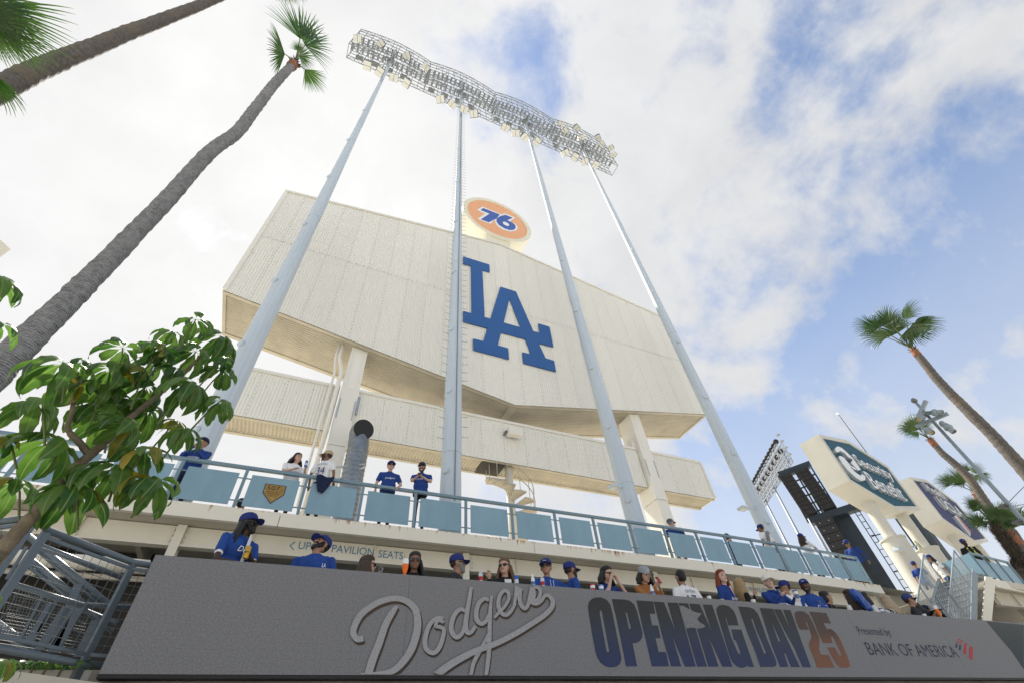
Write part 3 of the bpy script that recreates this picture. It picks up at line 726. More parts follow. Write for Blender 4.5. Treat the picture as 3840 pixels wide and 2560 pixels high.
g = MB(); g.box((-1.51, YL+.125, ZLB-.03), (LX1, YL+.18, ZLT-.04)); g.build('casing', M_BLACK, led)
g = MB(); g.box((-1.51, YL+.01, ZLB-.035), (LX1, YL+.12, ZLB-.002)); g.build('bottom_edge', M_BLACK, led)
def ledp(f, d):
    return lambda p: onY(*f(*p), YL-d)
def led_poly(name, outer, holes, f, m, d=.004):
    pf = ledp(f, d); g = MB(); poly_fill(g, [(q.x, min(max(q.z, ZLB+.005), ZLT-.003)) for q in map(pf, outer)], [[(q.x, q.z) for q in map(pf, h)] for h in holes], lambda x, z: (x, YL-d, z))
    return g.build(name, m, led)
fo = lambda x, y: (2160+x*.4592, 2200+y*.4592)
M_OD = zgrad('screen_navy_fade', [(.10, (.028,.040,.105)), (.45, (.035,.045,.075)), (.75, (.036,.037,.036)), (.95, (.034,.034,.032))])
M_OR = zgrad('screen_orange_fade', [(.10, (.20,.085,.045)), (.45, (.16,.072,.042)), (.62, (.085,.05,.036)), (.9, (.07,.052,.044))])
LET = [
 ([(165,82),(205,82),(250,100),(280,140),(296,200),(330,370),(368,560),(370,590),(360,625),(330,648),(285,654),(240,645),(200,615),(175,575),(160,530),(130,370),(100,190),(98,150),(108,115),(135,90)], [[(203,186),(212,200),(240,350),(270,510),(270,525),(258,530),(250,520),(222,370),(194,210),(196,192)]]),
 ([(293,95),(400,100),(440,110),(475,140),(495,185),(520,280),(545,370),(540,410),(520,440),(490,455),(462,457),(500,645),(408,644),(375,470),(340,300)], [[(405,206),(418,210),(430,260),(448,330),(440,341),(433,340)]]),
 ([(493,106),(630,115),(647,217),(602,215),(622,310),(670,312),(692,417),(650,415),(675,527),(735,528),(760,645),(620,645),(580,470),(545,330)], []),
 ([(635,116),(718,122),(812,355),(747,124),(832,127),(978,647),(890,647),(785,395),(860,645),(777,645),(705,400)], []),
 ([(838,128),(915,131),(1070,647),(990,647)], []),
 ([(925,132),(1010,138),(1110,365),(1035,140),(1112,143),(1278,648),(1195,648),(1085,405),(1165,647),(1082,647)], []),
 ([(1145,180),(1160,152),(1195,142),(1245,152),(1285,188),(1308,235),(1328,312),(1243,310),(1232,262),(1222,238),(1224,262),(1265,400),(1320,530),(1335,547),(1343,540),(1340,520),(1306,434),(1290,432),(1268,343),(1350,345),(1455,650),(1408,650),(1400,628),(1395,645),(1360,658),(1320,650),(1280,615),(1255,560),(1225,460),(1180,310),(1150,210)], []),
 ([(1325,156),(1405,161),(1450,175),(1485,215),(1510,275),(1560,420),(1610,540),(1638,610),(1635,640),(1610,650),(1507,650),(1470,540),(1400,370)], [[(1430,256),(1445,262),(1470,340),(1553,535),(1543,542),(1535,538),(1470,370)]]),
 ([(1500,168),(1580,173),(1582,240),(1652,440),(1660,446),(1700,540),(1735,650),(1668,650),(1600,480)], []),
 ([(1580,173),(1608,176),(1830,651),(1757,651),(1712,540),(1700,540),(1660,446),(1668,435),(1590,265),(1582,240)], []),
 ([(1614,178),(1675,181),(1762,370),(1690,183),(1752,186),(1835,420),(1920,653),(1852,653),(1775,480),(1700,350)], [])]
for o, h in LET: led_poly('lettering', o, h, fo, M_OD)
for o in ([(1783,215),(1795,200),(1820,192),(1860,197),(1900,225),(1930,280),(1960,350),(1985,410),(1990,440),(1985,500),(2000,550),(2065,552),(2112,655),(1970,655),(1945,580),(1905,490),(1905,450),(1925,410),(1915,370),(1885,285),(1875,285),(1900,347),(1828,345),(1800,285)],
          [(1905,198),(2045,210),(2082,295),(2022,292),(2048,340),(2085,340),(2120,370),(2160,430),(2215,560),(2235,620),(2235,650),(2210,657),(2160,655),(2130,630),(2100,580),(2050,490),(2115,492),(2150,555),(2165,558),(2168,548),(2110,420),(2090,402),(2080,402),(2098,455),(2020,455),(1985,390),(1940,275)]):
    led_poly('numeral', o, [], fo, M_OR)
led_poly('batter_shape', [(848,152),(870,150),(900,165),(925,180),(985,207),(1025,212),(1000,245),(990,262),(1015,290),(1045,305),(1057,322),(1020,335),(990,337),(960,330),(925,330),(905,338),(890,310),(870,250),(850,180)], [], fo, M_LED, .008)
# script wordmark as broad brush strokes with a shaded lower edge
fd = lambda x, y: (1300+x*.3486, 2150+y*.3486)
M_SCR = zgrad('screen_script_white', [(0, (.33,.325,.33)), (1, (.30,.295,.30))], noise_=.3)
M_SHD = zgrad('screen_script_shade', [(0, (.05,.038,.03)), (1, (.085,.055,.035))], noise_=.3)
STR = [([(180,690),(115,700),(72,640),(85,560),(150,440),(260,350),(380,290),(520,262),(640,290),(730,370),(762,480),(755,620),(700,800),(610,940),(500,1040),(360,1075),(150,1085)], [70,78,80,78,80,78,74,70,76,84,88,92,92,86,78,66,40]),
 ([(548,345),(500,400),(420,540),(350,740),(280,920),(230,1085)], [30,70,84,90,96,96]),
 ([(1040,480),(985,470),(915,515),(868,600),(842,720),(860,810),(930,850),(990,800),(1030,700),(1045,600),(1000,570),(955,560),(985,500),(1045,520)], [40,46,52,56,60,60,56,56,54,48,44,42,40,40]),
 ([(1275,400),(1225,378),(1165,430),(1128,530),(1130,620),(1180,680),(1240,640),(1265,560)], [40,50,56,60,60,56,50,40]),
 ([(1340,140),(1315,300),(1290,450),(1280,560),(1300,630),(1345,620),(1385,560)], [44,52,58,60,56,48,38]),
 ([(1530,285),(1485,265),(1425,310),(1395,400),(1400,490),(1445,535),(1495,510),(1525,440)], [38,46,54,58,58,52,46,38]),
 ([(1560,235),(1545,380),(1540,520),(1535,700),(1528,860),(1515,980),(1500,1095)], [30,46,50,54,54,50,46]),
 ([(1530,640),(1470,760),(1415,860),(1365,960),(1335,1095)], [36,46,50,50,46]),
 ([(1590,470),(1640,410),(1700,350),(1745,265),(1735,195),(1690,180),(1645,240),(1632,340),(1665,420),(1720,440),(1775,390),(1815,310)], [34,38,38,40,44,44,48,52,50,46,40,34]),
 ([(1800,330),(1820,230),(1830,130)], [38,44,44]),
 ([(1870,150),(1860,260),(1880,340),(1920,370),(1955,320),(1975,220),(1990,140)], [50,52,50,48,46,44,40]),
 ([(2000,140),(2015,230),(1990,300),(2040,320),(2095,285),(2130,235),(2175,235),(2215,290),(2205,360),(2130,440),(1990,535),(1800,650),(1600,750),(1420,815),(1260,890),(1100,985),(960,1090)], [50,50,44,46,46,42,46,54,60,64,66,70,72,76,84,90,96])]
STR.insert(11, ([(2005,140),(2065,150),(2085,205),(2062,262),(2015,290)], [34,40,42,40,36]))
def ribbon(name, pts, wd, m, d, off=(0, 0)):
    P_ = catmull([(a[0]+off[0], a[1]+off[1], w_) for a, w_ in zip(pts, wd)], 7)
    L_, R_ = [], []
    for i, p in enumerate(P_):
        a = P_[max(0, i-1)]; b = P_[min(len(P_)-1, i+1)]; dx, dy = b[0]-a[0], b[1]-a[1]; l = hypot(dx, dy) or 1
        nx, ny = -dy/l*p[2]/2, dx/l*p[2]/2; L_.append((p[0]+nx, p[1]+ny)); R_.append((p[0]-nx, p[1]-ny))
    g = MB()
    for i in range(len(P_)-1):
        q = []
        for a in (L_[i], R_[i], R_[i+1], L_[i+1]):
            w_ = onY(*fd(*a), YL-d); q.append((w_.x, YL-d-.00002*i, min(max(w_.z, ZLB+.004), ZLT-.003)))
        g.add(q, [(0,1,2,3)])
    return g.build(name, m, led)
for i, (p, w_) in enumerate(STR): ribbon('script_shade', p, [v*.9 for v in w_], M_SHD, .003+.0006*i, (14, 30) if i < 2 else (8, 24))
for i, (p, w_) in enumerate(STR): ribbon('script_stroke', p, [v*.86 for v in w_], M_SCR, .014+.0012*i)
# presenting line
fb = lambda x, y: (3100+x*.3146, 2300+y*.3146)
M_TXT = zgrad('screen_text_blue', [(0, (.026,.034,.062)), (1, (.026,.034,.062))], noise_=.15)
def led_text(txt, bl, br, tlp, bold=0.0, d=.004):
    a, b, c = (onY(*fb(*p), YL-d) for p in (bl, br, tlp)); g = MB()
    text_on(g, txt, (a.x, YL-d, (a.z+b.z)/2), (1,0,0), (0,0,1), b.x-a.x, c.z-a.z, .0, bold=bold); return g.build('lettering', M_TXT, led)
led_text('Presented by:', (392,238), (788,262), (345,143)); led_text('BANK OF AMERICA', (520,485), (1592,520), (455,333), .0)
M_RED = zgrad('screen_red', [(0, (.42,.035,.045)), (1, (.42,.035,.045))], noise_=.1)
for o in ([(1530,395),(1550,340),(1560,345),(1553,405)], [(1575,425),(1582,365),(1603,372),(1597,437)]): led_poly('emblem_stripe', o, [], fb, M_TXT)
for o in ([(1630,465),(1640,365),(1655,345),(1680,352),(1665,400),(1668,487)], [(1700,530),(1700,405),(1715,383),(1745,400),(1740,548)], [(1547,313),(1552,326),(1610,357),(1617,343)], [(1563,297),(1622,332),(1630,322),(1570,292)]): led_poly('emblem_stripe', o, [], fb, M_RED)
# last stretch of screen shows a dark teal wedge
wd_ = [(1900,85),(2352,130),(2352,660),(2200,440),(2080,300)]
led_poly('dark_wedge', wd_, [], fb, zgrad('screen_teal_fade', [(.1, (.014,.034,.045)), (.6, (.028,.04,.042)), (1, (.055,.058,.056))], noise_=.1), .003)
M_SHELL = mat('sign_shell_cream', (.56,.54,.47), .5, 0, .06, .8)
# ================================================================ hexagonal advertising signs on round posts
def hexsign(A, B, C, D, E, F, h1, depth, face_m, lb, sgn_top=None):
    def hz(p): d = ray(*p); h = hypot(d.x, d.y); return d.z/h, Vector((d.x/h, d.y/h))
    tA, tC, tF, tD = hz(A), hz(C), hz(F), hz(D)
    h2 = h1*.5*(tA[0]/tC[0]+tF[0]/tD[0])
    a = tA[1]*h1; c = tC[1]*h2; zt = CAM.z+tA[0]*h1; zb = CAM.z+tF[0]*h1; m = (a+c)/2; hm = m.length
    za = CAM.z+hz(B)[0]*hm; ze = CAM.z+hz(E)[0]*hm
    ux = Vector((c.x-a.x, c.y-a.y, 0)).normalized(); w_ = (c-a).length; nb = Vector((-ux.y, ux.x, 0))
    o = Vector((a.x, a.y, 0)); P = lambda u, z, d=0.0: o+ux*u+nb*d+Vector((0,0,z))
    poly = [(0, zb), (w_/2, ze), (w_, zb), (w_, zt), (w_/2, za), (0, zt)]
    t_ = thing('hexagon_sign', P(w_/2, 0, depth/2), lb, 'sign')
    zc_ = (zb+zt)/2
    inn = [(.32, zb+.16), (w_/2, ze+.26), (w_-.32, zb+.16), (w_-.32, zt-.16), (w_/2, za-.26), (.32, zt-.16)]
    g = MB(); n = 6                                           # shell: rim, sides, back
    vo = [P(u, z) for u, z in poly]; vb = [P(u, z, depth) for u, z in poly]; vi = [P(u, z) for u, z in inn]; vr = [P(u, z, .10) for u, z in inn]
    for i in range(n):
        j = (i+1) % n
        g.add([vo[i], vo[j], vi[j], vi[i]], [(0,1,2,3)]); g.add([vo[j], vo[i], vb[i], vb[j]], [(0,1,2,3)]); g.add([vi[i], vi[j], vr[j], vr[i]], [(0,1,2,3)])
    g.add(vb, [(5,4,3,2,1,0)]); g.build('shell', M_SHELL, t_)
    # ribbed face, one ribbed sheet per metre
    def zlo(u): k = abs(u-w_/2)/(w_/2-.32); return ze+.26+(zb+.16-ze-.26)*k
    def zhi(u): k = abs(u-w_/2)/(w_/2-.32); return za-.26-(za-.26-zt+.16)*k
    nsh = 8; cw_ = (w_-.64)/nsh
    for s in range(nsh):
        g = MB(); vs = []; k = 66
        for i in range(k+1):
            u = .32+s*cw_+cw_*i/k; d = .075+.022*(1 if (i//3) % 2 else -1)
            vs += [P(u, zlo(u), d), P(u, zhi(u), d)]
        g.add(vs, [(2*i, 2*i+2, 2*i+3, 2*i+1) for i in range(k)]); g.build('face_sheet', face_m, t_)
    return t_, P, w_, (zb, zt, ze, za), ux, nb
k_ = .2551
c5 = lambda x, y: (2960+x*k_, 1560+y*k_)
c6 = lambda x, y: (3340+x*k_, 1700+y*k_)
c9 = lambda x, y: (3400+x*.15306, 1780+y*.15306)
M_TEAL = mat('sign_teal', (.035,.125,.185), .45, 0, .06, 2)
M_PURP = mat('sign_indigo', (.085,.095,.20), .5, 0, .06, 2)
M_LETG = mat('letter_grey', (.47,.50,.53), .4, .2, .05, 4)
M_LETF = mat('letter_face', (.72,.74,.75), .45, 0, .04, 4)
h1 = 28.0
s1, P1, w1, z1, ux1, nb1 = hexsign(c5(420,260), c5(855,345), c5(1455,735), c5(1945,1370), c5(1590,1382), c5(880,945), h1, 1.16, M_TEAL, 'hexagonal cream sign box with teal face reading Security Benefit')
def onplane(p, P, ux, nb, d):
    o = P(0, 0, d); n = nb; r_ = ray(*p); return CAM+r_*((o-CAM).dot(n)/r_.dot(n))
def chan_text(par, txt, bl, br, tl_, P, ux, nb, d=-.10, bold=.0):
    """raised channel letters: grey returns, pale faces"""
    a, b, c = (onplane(p, P, ux, nb, d) for p in (bl, br, tl_)); wd = (b-a).dot(ux); hh = c.z-a.z
    vs, fs = text_mesh(txt, 1.0, .5, bold=bold); x0 = min(v.x for v in vs); x1 = max(v.x for v in vs); sx = wd/(x1-x0); sy = hh/.69
    g = MB(); g.add([a+ux*((v.x-x0)*sx)+Vector((0,0,v.y*sy))+nb*(.09-v.z*.18) for v in vs], fs); g.build('letters', M_LETG, par)
    vs, fs = text_mesh(txt, 1.0, 0, bold=bold); g = MB(); g.add([a+ux*((v.x-x0)*sx)+Vector((0,0,v.y*sy))-nb*.004 for v in vs], fs); g.build('letter_faces', M_LETF, par)
chan_text(s1, 'Security', c5(1020,700), c5(1600,1000), c5(940,555), P1, ux1, nb1, bold=.004)
chan_text(s1, 'Benefit', c5(1250,1040), c5(1715,1200), c5(1110,810), P1, ux1, nb1, bold=.004)
for pl_ in ([(668,490),(680,455),(715,437),(770,460),(850,530),(930,610),(990,690),(1050,780),(1010,795),(960,740),(905,680),(930,630),(870,600),(800,530),(750,505),(705,530)],
            [(725,590),(745,575),(800,600),(900,720),(985,770),(965,785),(905,735),(900,745),(960,810),(1045,870),(1070,845),(1118,880),(1115,935),(1060,945),(980,900),(860,790),(780,690)]):
    ps = [onplane(c5(*p), P1, ux1, nb1, -.10) for p in pl_]
    g = MB(); g.prism(ps, nb1*.17); g.build('emblem', M_LETG, s1)
    g = MB(); poly_fill(g, [((p-ps[0]).dot(ux1), p.z) for p in ps], [], lambda u, z: ps[0]+ux1*u+Vector((0,0,z-ps[0].z))-nb1*.004); g.build('emblem_face', M_LETF, s1)
s2, P2, w2, z2, ux2, nb2 = hexsign(c9(70,40), c9(470,105), c9(1220,660), c6(1445,1280), c6(1275,1328), c9(900,1075), 39.2, 1.16, M_PURP, 'hexagonal cream sign box with indigo ribbed face and a red stripe bar')
chan_text(s2, 'UCLA', c9(930,790), c9(1420,1000), c9(540,420), P2, ux2, nb2, -.12, .008)
chan_text(s2, 'Health', c9(540,365), c9(960,550), c9(470,215), P2, ux2, nb2, -.12, .006)
ps = [onplane(c9(*p), P2, ux2, nb2, -.10) for p in ((1165,1005),(1215,985),(1568,1430),(1568,1490))]
g = MB(); g.prism(ps, nb2*.15); g.build('bar_sign', M_LETG, s2)
ps = [onplane(c9(*p), P2, ux2, nb2, -.11) for p in ((1225,990),(1250,990),(1568,1370),(1568,1425))]
g = MB(); g.prism(ps, nb2*.01); g.build('red_stripe', mat('stripe_red', (.55,.12,.09), .4), s2)
# posts of the signs: slim tube in a fat sleeve
def sign_post(P, u, ze, lb, collar_z, grp):
    b = P(u, 0, .58); t_ = thing('sign_post', (b.x, b.y, 0), lb, 'post', grp)
    g = MB(); g.tube([(b.x, b.y, 0), (b.x, b.y, ze+.35)], .30, 24, cap=False); g.smooth = True; g.build('tube', M_SHELL, t_)
    g = MB(); g.lathe((b.x, b.y, 0), [(.56, 0), (.56, collar_z-.07), (.60, collar_z-.07), (.60, collar_z), (.31, collar_z)], 28, cap=False); smooth_angle(g.build('sleeve', M_SHELL, t_)); return b
zl = lambda z, u, w_: z[2]+(z[0]-z[2])*abs(u-w_/2)/(w_/2)
h_ = 30.0
col1 = 1.6+.285*28.5
b1 = sign_post(P1, w1*.30, zl(z1, w1*.30, w1), 'round cream post carrying an exit sign under the teal sign', col1, 'round sign posts')
b2 = sign_post(P1, w1*.78, zl(z1, w1*.78, w1), 'round cream post with small floodlight under the teal sign', col1+.05, 'round sign posts')
b3 = sign_post(P2, w2*.28, zl(z2, w2*.28, w2), 'round cream post under the indigo sign behind the vested guard', 8.0, 'round sign posts')
b4 = sign_post(P2, w2*.80, zl(z2, w2*.80, w2), 'far round cream post under the indigo sign', 8.0, 'round sign posts')
# exit sign
t_ = thing('exit_sign', (b1.x+.7, b1.y-.5, 9.3), 'pale box sign reading EXIT on the round post', 'sign')
M_EXIT = mat('exit_panel', (.62,.62,.42), .5)
a = onH(*c6(130,1285), 28.6); dirx = Vector((.93,.35,0)).normalized()
fr = [onplane(c6(*p), lambda u, z, d: a, None, Vector((-dirx.y, dirx.x, 0)), 0) for p in ((133,1275),(205,1232),(282,1300),(215,1340))]
W_ = .62
g = MB(); b = MB(); a = fr[0]; o_ = Vector((b1.x+.40, b1.y-.75, a.z-.2)); nn = Vector((.30,-.95,0)).normalized(); xx = Vector((.95,.30,0)).normalized()
g.prism([o_+xx*u+Vector((0,0,z)) for u, z in ((0,0),(W_,0),(W_,.42),(0,.42))], -nn*.09); g.build('box', M_EXIT, t_)
g = MB(); text_on(g, 'EXIT', o_+xx*.08+Vector((0,0,.1))+nn*.004, xx, (0,0,1), W_-.16, .22, .0, bold=.006); g.build('lettering', mat('exit_green', (.03,.16,.05), .5), t_)
g = MB(); g.bar((b1.x+.2, b1.y-.45, o_.z+.2), o_+Vector((.05,0,.2))-nn*.06, .06); g.build('bracket', M_GALV, t_)
for bb, zz, lb in ((b1, 9.0, 'small floodlight clamped to the exit sign post'), (b2, 9.0, 'small floodlight clamped to the post beside the exit sign post')):
    p = Vector((bb.x-.75, bb.y-.3, zz)); t_ = thing('post_light', p, lb, 'floodlight', 'floodlights on sign posts')
    g = MB(); g.box(p+Vector((-.2,-.15,-.05)), p+Vector((.2,.15,.06))); g.build('housing', M_POLE, t_)
    g = MB(); g.box(p+Vector((-.16,-.11,-.06)), p+Vector((.16,.11,-.051))); g.build('lens', M_LENS, t_)
    g = MB(); g.bar(p+Vector((.1,0,.05)), (bb.x-.5, bb.y, zz+.25), .07); g.build('arm', M_POLE, t_)
# ================================================================ dark speaker tower behind the signs
M_NAVY = mat('tower_navy_steel', (.026,.038,.052), .5, .2, .15, 2)
M_SPK = mat('speaker_black', (.022,.022,.023), .65, 0, .2, 4)
HT = 42.0
bs = onH(*c5(700,1568), HT); t_ = thing('speaker_tower', (bs.x, bs.y, 0), 'dark steel tower of stacked line array speakers behind the teal sign', 'speaker tower')
hdir = Vector((bs.x, bs.y, 0)).normalized(); rx = Vector((hdir.y, -hdir.x, 0))
ax = onH(*c5(640,1460), HT); zt_t = onH(*c5(220,760), HT).z
ctr = Vector((ax.x, ax.y, 0))
TP = lambda u, z, d=0.0: ctr+rx*u+hdir*d+Vector((0,0,z))
def tb(name, u0, u1, z0, z1_, d0, d1, m):
    g = MB(); g.add([TP(u, z, d) for u, d, z in ((u0,d0,z0),(u1,d0,z0),(u1,d1,z0),(u0,d1,z0),(u0,d0,z1_),(u1,d0,z1_),(u1,d1,z1_),(u0,d1,z1_))], [(0,3,2,1),(4,5,6,7),(0,1,5,4),(1,2,6,5),(2,3,7,6),(3,0,4,7)]); return g.build(name, m, t_)
zb_t = onH(*c5(680,1440), HT).z
# mast
tb('mast', -.15, 1.05, 0, zb_t+.3, .5, 1.7, M_NAVY)
# cross frame
tb('cross_frame', -1.6, 2.0, zb_t-.15, zb_t+.35, -.2, .5, M_NAVY); tb('cross_frame', -1.95, .6, zb_t+4.1, zb_t+4.4, -.2, .3, M_NAVY); tb('cross_frame', -2.1, .4, zt_t-.1, zt_t+.1, -.2, .3, M_NAVY)
for i in range(5): tb('cross_bar', -1.8-.02*i, .55-.02*i, zb_t+.6+(zt_t-zb_t-.7)*i/5, zb_t+.68+(zt_t-zb_t-.7)*i/5, -.05, .1, M_NAVY)
for u in (-1.75, -.72, -.5, .5): tb('hanger', u-.06, u+.06, zb_t, zt_t, -.1, .05, M_NAVY)
nrow = 10
for i in range(nrow):
    z = zb_t+.45+(zt_t-zb_t-.55)*i/nrow; hh = (zt_t-zb_t-.55)/nrow-.06; o_ = -.028*i
    for u0, u1 in ((-1.75, -.80), (-.42, .50)):
        g = MB(); g.add([TP(u+o_, zz, d) for u, d, zz in ((u0,-.45,z),(u1,-.45,z),(u1,.4,z),(u0,.4,z),(u0,-.5,z+hh),(u1,-.5,z+hh),(u1,.4,z+hh),(u0,.4,z+hh))], [(0,3,2,1),(4,5,6,7),(0,1,5,4),(1,2,6,5),(2,3,7,6),(3,0,4,7)])
        sp_ = g.build('speaker_box', M_SPK, t_)
        for du in (.18, .62):
            tb('grille_port', u0+o_+du, u0+o_+du+.22, z+hh*.35, z+hh*.65, -.53, -.48, M_BLACK).parent = sp_
# lower long speaker column
for i in range(12):
    z = zb_t-.7-.58*i
    if z < 9.0: break
    g = MB(); o_ = .02*i*i*.06
    g.add([TP(u+o_, zz, d) for u, d, zz in ((-1.35,-.6,z),(-.1,-.6,z),(-.1,.2,z),(-1.35,.2,z),(-1.35,-.62,z+.54),(-.1,-.62,z+.54),(-.1,.2,z+.54),(-1.35,.2,z+.54))], [(0,3,2,1),(4,5,6,7),(0,1,5,4),(1,2,6,5),(2,3,7,6),(3,0,4,7)])
    g.build('speaker_box', M_SPK, t_)
    for u in (-1.05, -.4):
        g = MB(); g.lathe(TP(u+o_, z+.27, -.60), [(.05, 0), (.03, -.03)], 8, hdir); g.build('rigging_pin', M_GALV, t_)
# antenna ladder on its right side
for u in (1.45, 1.75): tb('ladder_rail', u-.03, u+.03, 6, zb_t+3, .4, .46, M_NAVY)
for i in range(22): tb('ladder_rung', 1.45, 1.75, 7+i*.5, 7.04+i*.5, .42, .45, M_NAVY)
for i, z in enumerate((8.6, 11.0, 13.4)):
    tb('antenna_arm', 1.5, 2.45, z, z+.06, .3, .36, M_NAVY); tb('antenna', 2.35, 2.55, z-.75, z+.6, .15, .3, M_GALV)
for z in (8.6, 9.7):
    tb('small_camera', -2.6, -2.1, z, z+.22, -.4, -.1, M_SPK); tb('camera_arm', -2.2, -.6, z+.22, z+.27, -.2, -.15, M_NAVY)
# ================================================================ flagpole
t_ = thing('flagpole', (0, 0, 0), 'slender grey flagpole with a ball finial rising behind the teal sign', 'flagpole')
a = onH(3143.8, 1553.4, 62); t_.location = (a.x, a.y, 0); ORG[t_.name] = Vector((a.x, a.y, 0))
g = MB(); g.tube([(a.x, a.y, 0), (a.x, a.y, a.z)], [.16, .07], 10); g.smooth = True; g.build('pole', mat('flagpole_dark', (.10,.115,.13), .45), t_)
g = MB(); g.sphere((a.x, a.y, a.z+.14), .17, 12, 8); g.smooth = True; g.build('finial', M_WHITE, t_)
# dark slanted masts between the signs
for (p, q, lb) in ((c6(95,945), c6(370,1320), 'thin dark pole between the two round sign post sleeves'), (c6(320,880), c6(845,1568), 'dark blue steel mast behind the paired sign posts')):
    a = onH(*p, 46); t_ = thing('steel_mast', (a.x, a.y, 0), lb, 'pole'); r = .12 if 'thin' in lb else .28
    g = MB(); g.bar((a.x, a.y, 0), (a.x, a.y, a.z+.8), r*2, r*2); g.build('mast', M_NAVY, t_)
# ================================================================ far light tower
c8 = lambda x, y: (2760+x*.319, 1640+y*.319)
ft = thing('far_light_tower', (95, 58, 0), 'distant lattice light bank on slim poles beyond the speaker tower', 'light tower')
HF = 107.0
tops = [onH(*c8(545,395), HF), onH(*c8(440,575), HF*1.056), onH(*c8(340,730), HF*1.108)]
M_FAR = mat('far_steel', (.27,.29,.305), .5, .2, .1, 2)
for p in tops:
    g = MB(); g.tube([(p.x, p.y, 0), (p.x, p.y, p.z+.5)], [.5, .22], 10); g.smooth = True; g.build('pole', M_FAR, ft)
d1 = (tops[2]-tops[0]); d1.z = 0; d1.normalize(); e0 = tops[0]-d1*4.5; e1 = tops[2]+d1*3.3
Lb = (e1-e0).length; zb0 = tops[0].z-.4; nh = Vector((-d1.y, d1.x, 0)); nseg = 15
ztp = onH(*c8(490,65), (e0-CAM).xy.length).z
levs = [zb0+(ztp-zb0)*t for t in (0,.2,.4,.6,.8,1)]
for dd in (-.6, .6):
    g = MB()
    for z in levs: g.bar((e0.x+nh.x*dd, e0.y+nh.y*dd, z), (e1.x+nh.x*dd, e1.y+nh.y*dd, z), .17)
    for i in range(nseg+1):
        q = e0+d1*Lb*i/nseg+nh*dd; g.bar((q.x, q.y, zb0), (q.x, q.y, ztp), .13)
    for i in range(nseg):
        for k in range(5):
            a = e0+d1*Lb*i/nseg+nh*dd; b = e0+d1*Lb*(i+1)/nseg+nh*dd; z0, z1_ = levs[k], levs[k+1]
            if (i+k) % 2: z0, z1_ = z1_, z0
            g.bar((a.x, a.y, z0), (b.x, b.y, z1_), .10)
    g.build('lattice', M_FAR, ft, kind='stuff')
nf = -nh if (CAM-e0).dot(-nh) > 0 else nh
for k, (z, n_) in enumerate(((ztp+.3, 13), (levs[3], 9))):
    for i in range(n_):
        q = e0+d1*(Lb*(i+.5)/n_)+Vector((0,0,0)); c_ = Vector((q.x, q.y, z))-d1*0+(-hdir)*1.1
        g = MB(); g.lathe(c_, [(.2, .35), (.55, .1), (.58, 0), (.01, 0)], 12, hdir+Vector((0,0,.25)), cap=False); g.smooth = True; g.build('floodlight', M_SPK, ft)
for i in range(4):
    q = e0-d1*(1.2)+Vector((0,0,0)); g = MB(); g.box((q.x-.35, q.y-.3, levs[1]+i*1.6), (q.x+.35, q.y+.3, levs[1]+i*1.6+.3)); g.build('side_lamp', M_FAR, ft)
# ================================================================ floodlight pole near the wing
c7 = lambda x, y: (3140+x*.3826, 1100+y*.3826)
HP = 22.0; tp = onH(*c7(755,1050), HP); t_ = thing('floodlight_pole', (tp.x, tp.y, 0), 'grey pole with four can floodlights on two crossarms', 'floodlight pole')
M_FGR = mat('floodlight_grey', (.27,.32,.34), .42, .1, .08, 5)
bp_ = onH(3840, 2006, HP)
g = MB(); g.tube([(tp.x, tp.y, 0), (tp.x, tp.y, tp.z)], [.095, .05], 14); g.smooth = True; g.build('pole', M_FGR, t_)
hd = Vector((tp.x, tp.y, 0)).normalized(); rxx = Vector((hd.y, -hd.x, 0)); PP = lambda u, z, d=0.0: Vector((tp.x, tp.y, 0))+rxx*u+hd*d+Vector((0,0,z))
za = onH(*c7(830,1130), HP).z; zb2 = onH(*c7(925,1250), HP).z
g = MB(); g.bar(PP(-.32, za-.26), PP(.30, za+.22), .13, .13); ob = g.build('crossarm', M_FGR, t_)
g = MB(); g.bar(PP(-.56, zb2+.05), PP(.54, zb2+.02), .11, .11); g.build('crossarm', M_FGR, t_)
g = MB(); g.lathe(PP(0, tp.z), [(.09, -.05), (.11, .02), (.05, .12)], 10); g.build('cap', M_HOUS, t_)
M_WARM = mat('lamp_amber_lens', (.62,.50,.24), .3)
def canlamp(c, d, s=1.0):
    d = Vector(d).normalized(); g = MB(); g.lathe(c, [(.10*s,-.55*s),(.13*s,-.50*s),(.13*s,-.2*s),(.2*s,-.12*s),(.24*s,0),(.24*s,.08*s),(.17*s,.14*s),(.17*s,.42*s),(.15*s,.42*s),(.15*s,.30*s)], 18, d, cap=False); h = smooth_angle(g.build('can_lamp', M_FGR, t_), 35)
    g = MB(); g.lathe(c, [(.155*s, .32*s), (.01, .32*s)], 18, d, cap=False); g.build('lens', M_WARM, h)
    q = d.to_track_quat('Z', 'Y'); g = MB(); pts = [c+q @ Vector((.27*s*cos(a), 0, -.1*s-.42*s*sin(a))) for a in [pi*i/8 for i in range(9)]]; g.tube(pts, .02, 6); g.build('yoke', M_HOUS, h)
for (x, y), d in (((955,1165), (.75,-.1,-.45)), ((820,1215), (-.3,-.5,-.25)), ((885,1340), (.25,-.5,-.7)), ((1085,1310), (.15,-.15,-.9))):
    p = onH(*c7(x, y), HP-.25); canlamp(p, rxx*d[0]+hd*d[1]+Vector((0,0,d[2])), .58)
for (x, y) in ((1680,770), (1880,1005)):
    p = onH(*c6(x, y), HP); g = MB(); g.box(p-Vector((.15,.13,.02)), p+Vector((.2,.13,.04))); g.bar(p+Vector((-.1,-.07,-.03)), p+Vector((.2,-.07,-.05)), .035); g.build('cable_clamp', M_HOUS, t_)
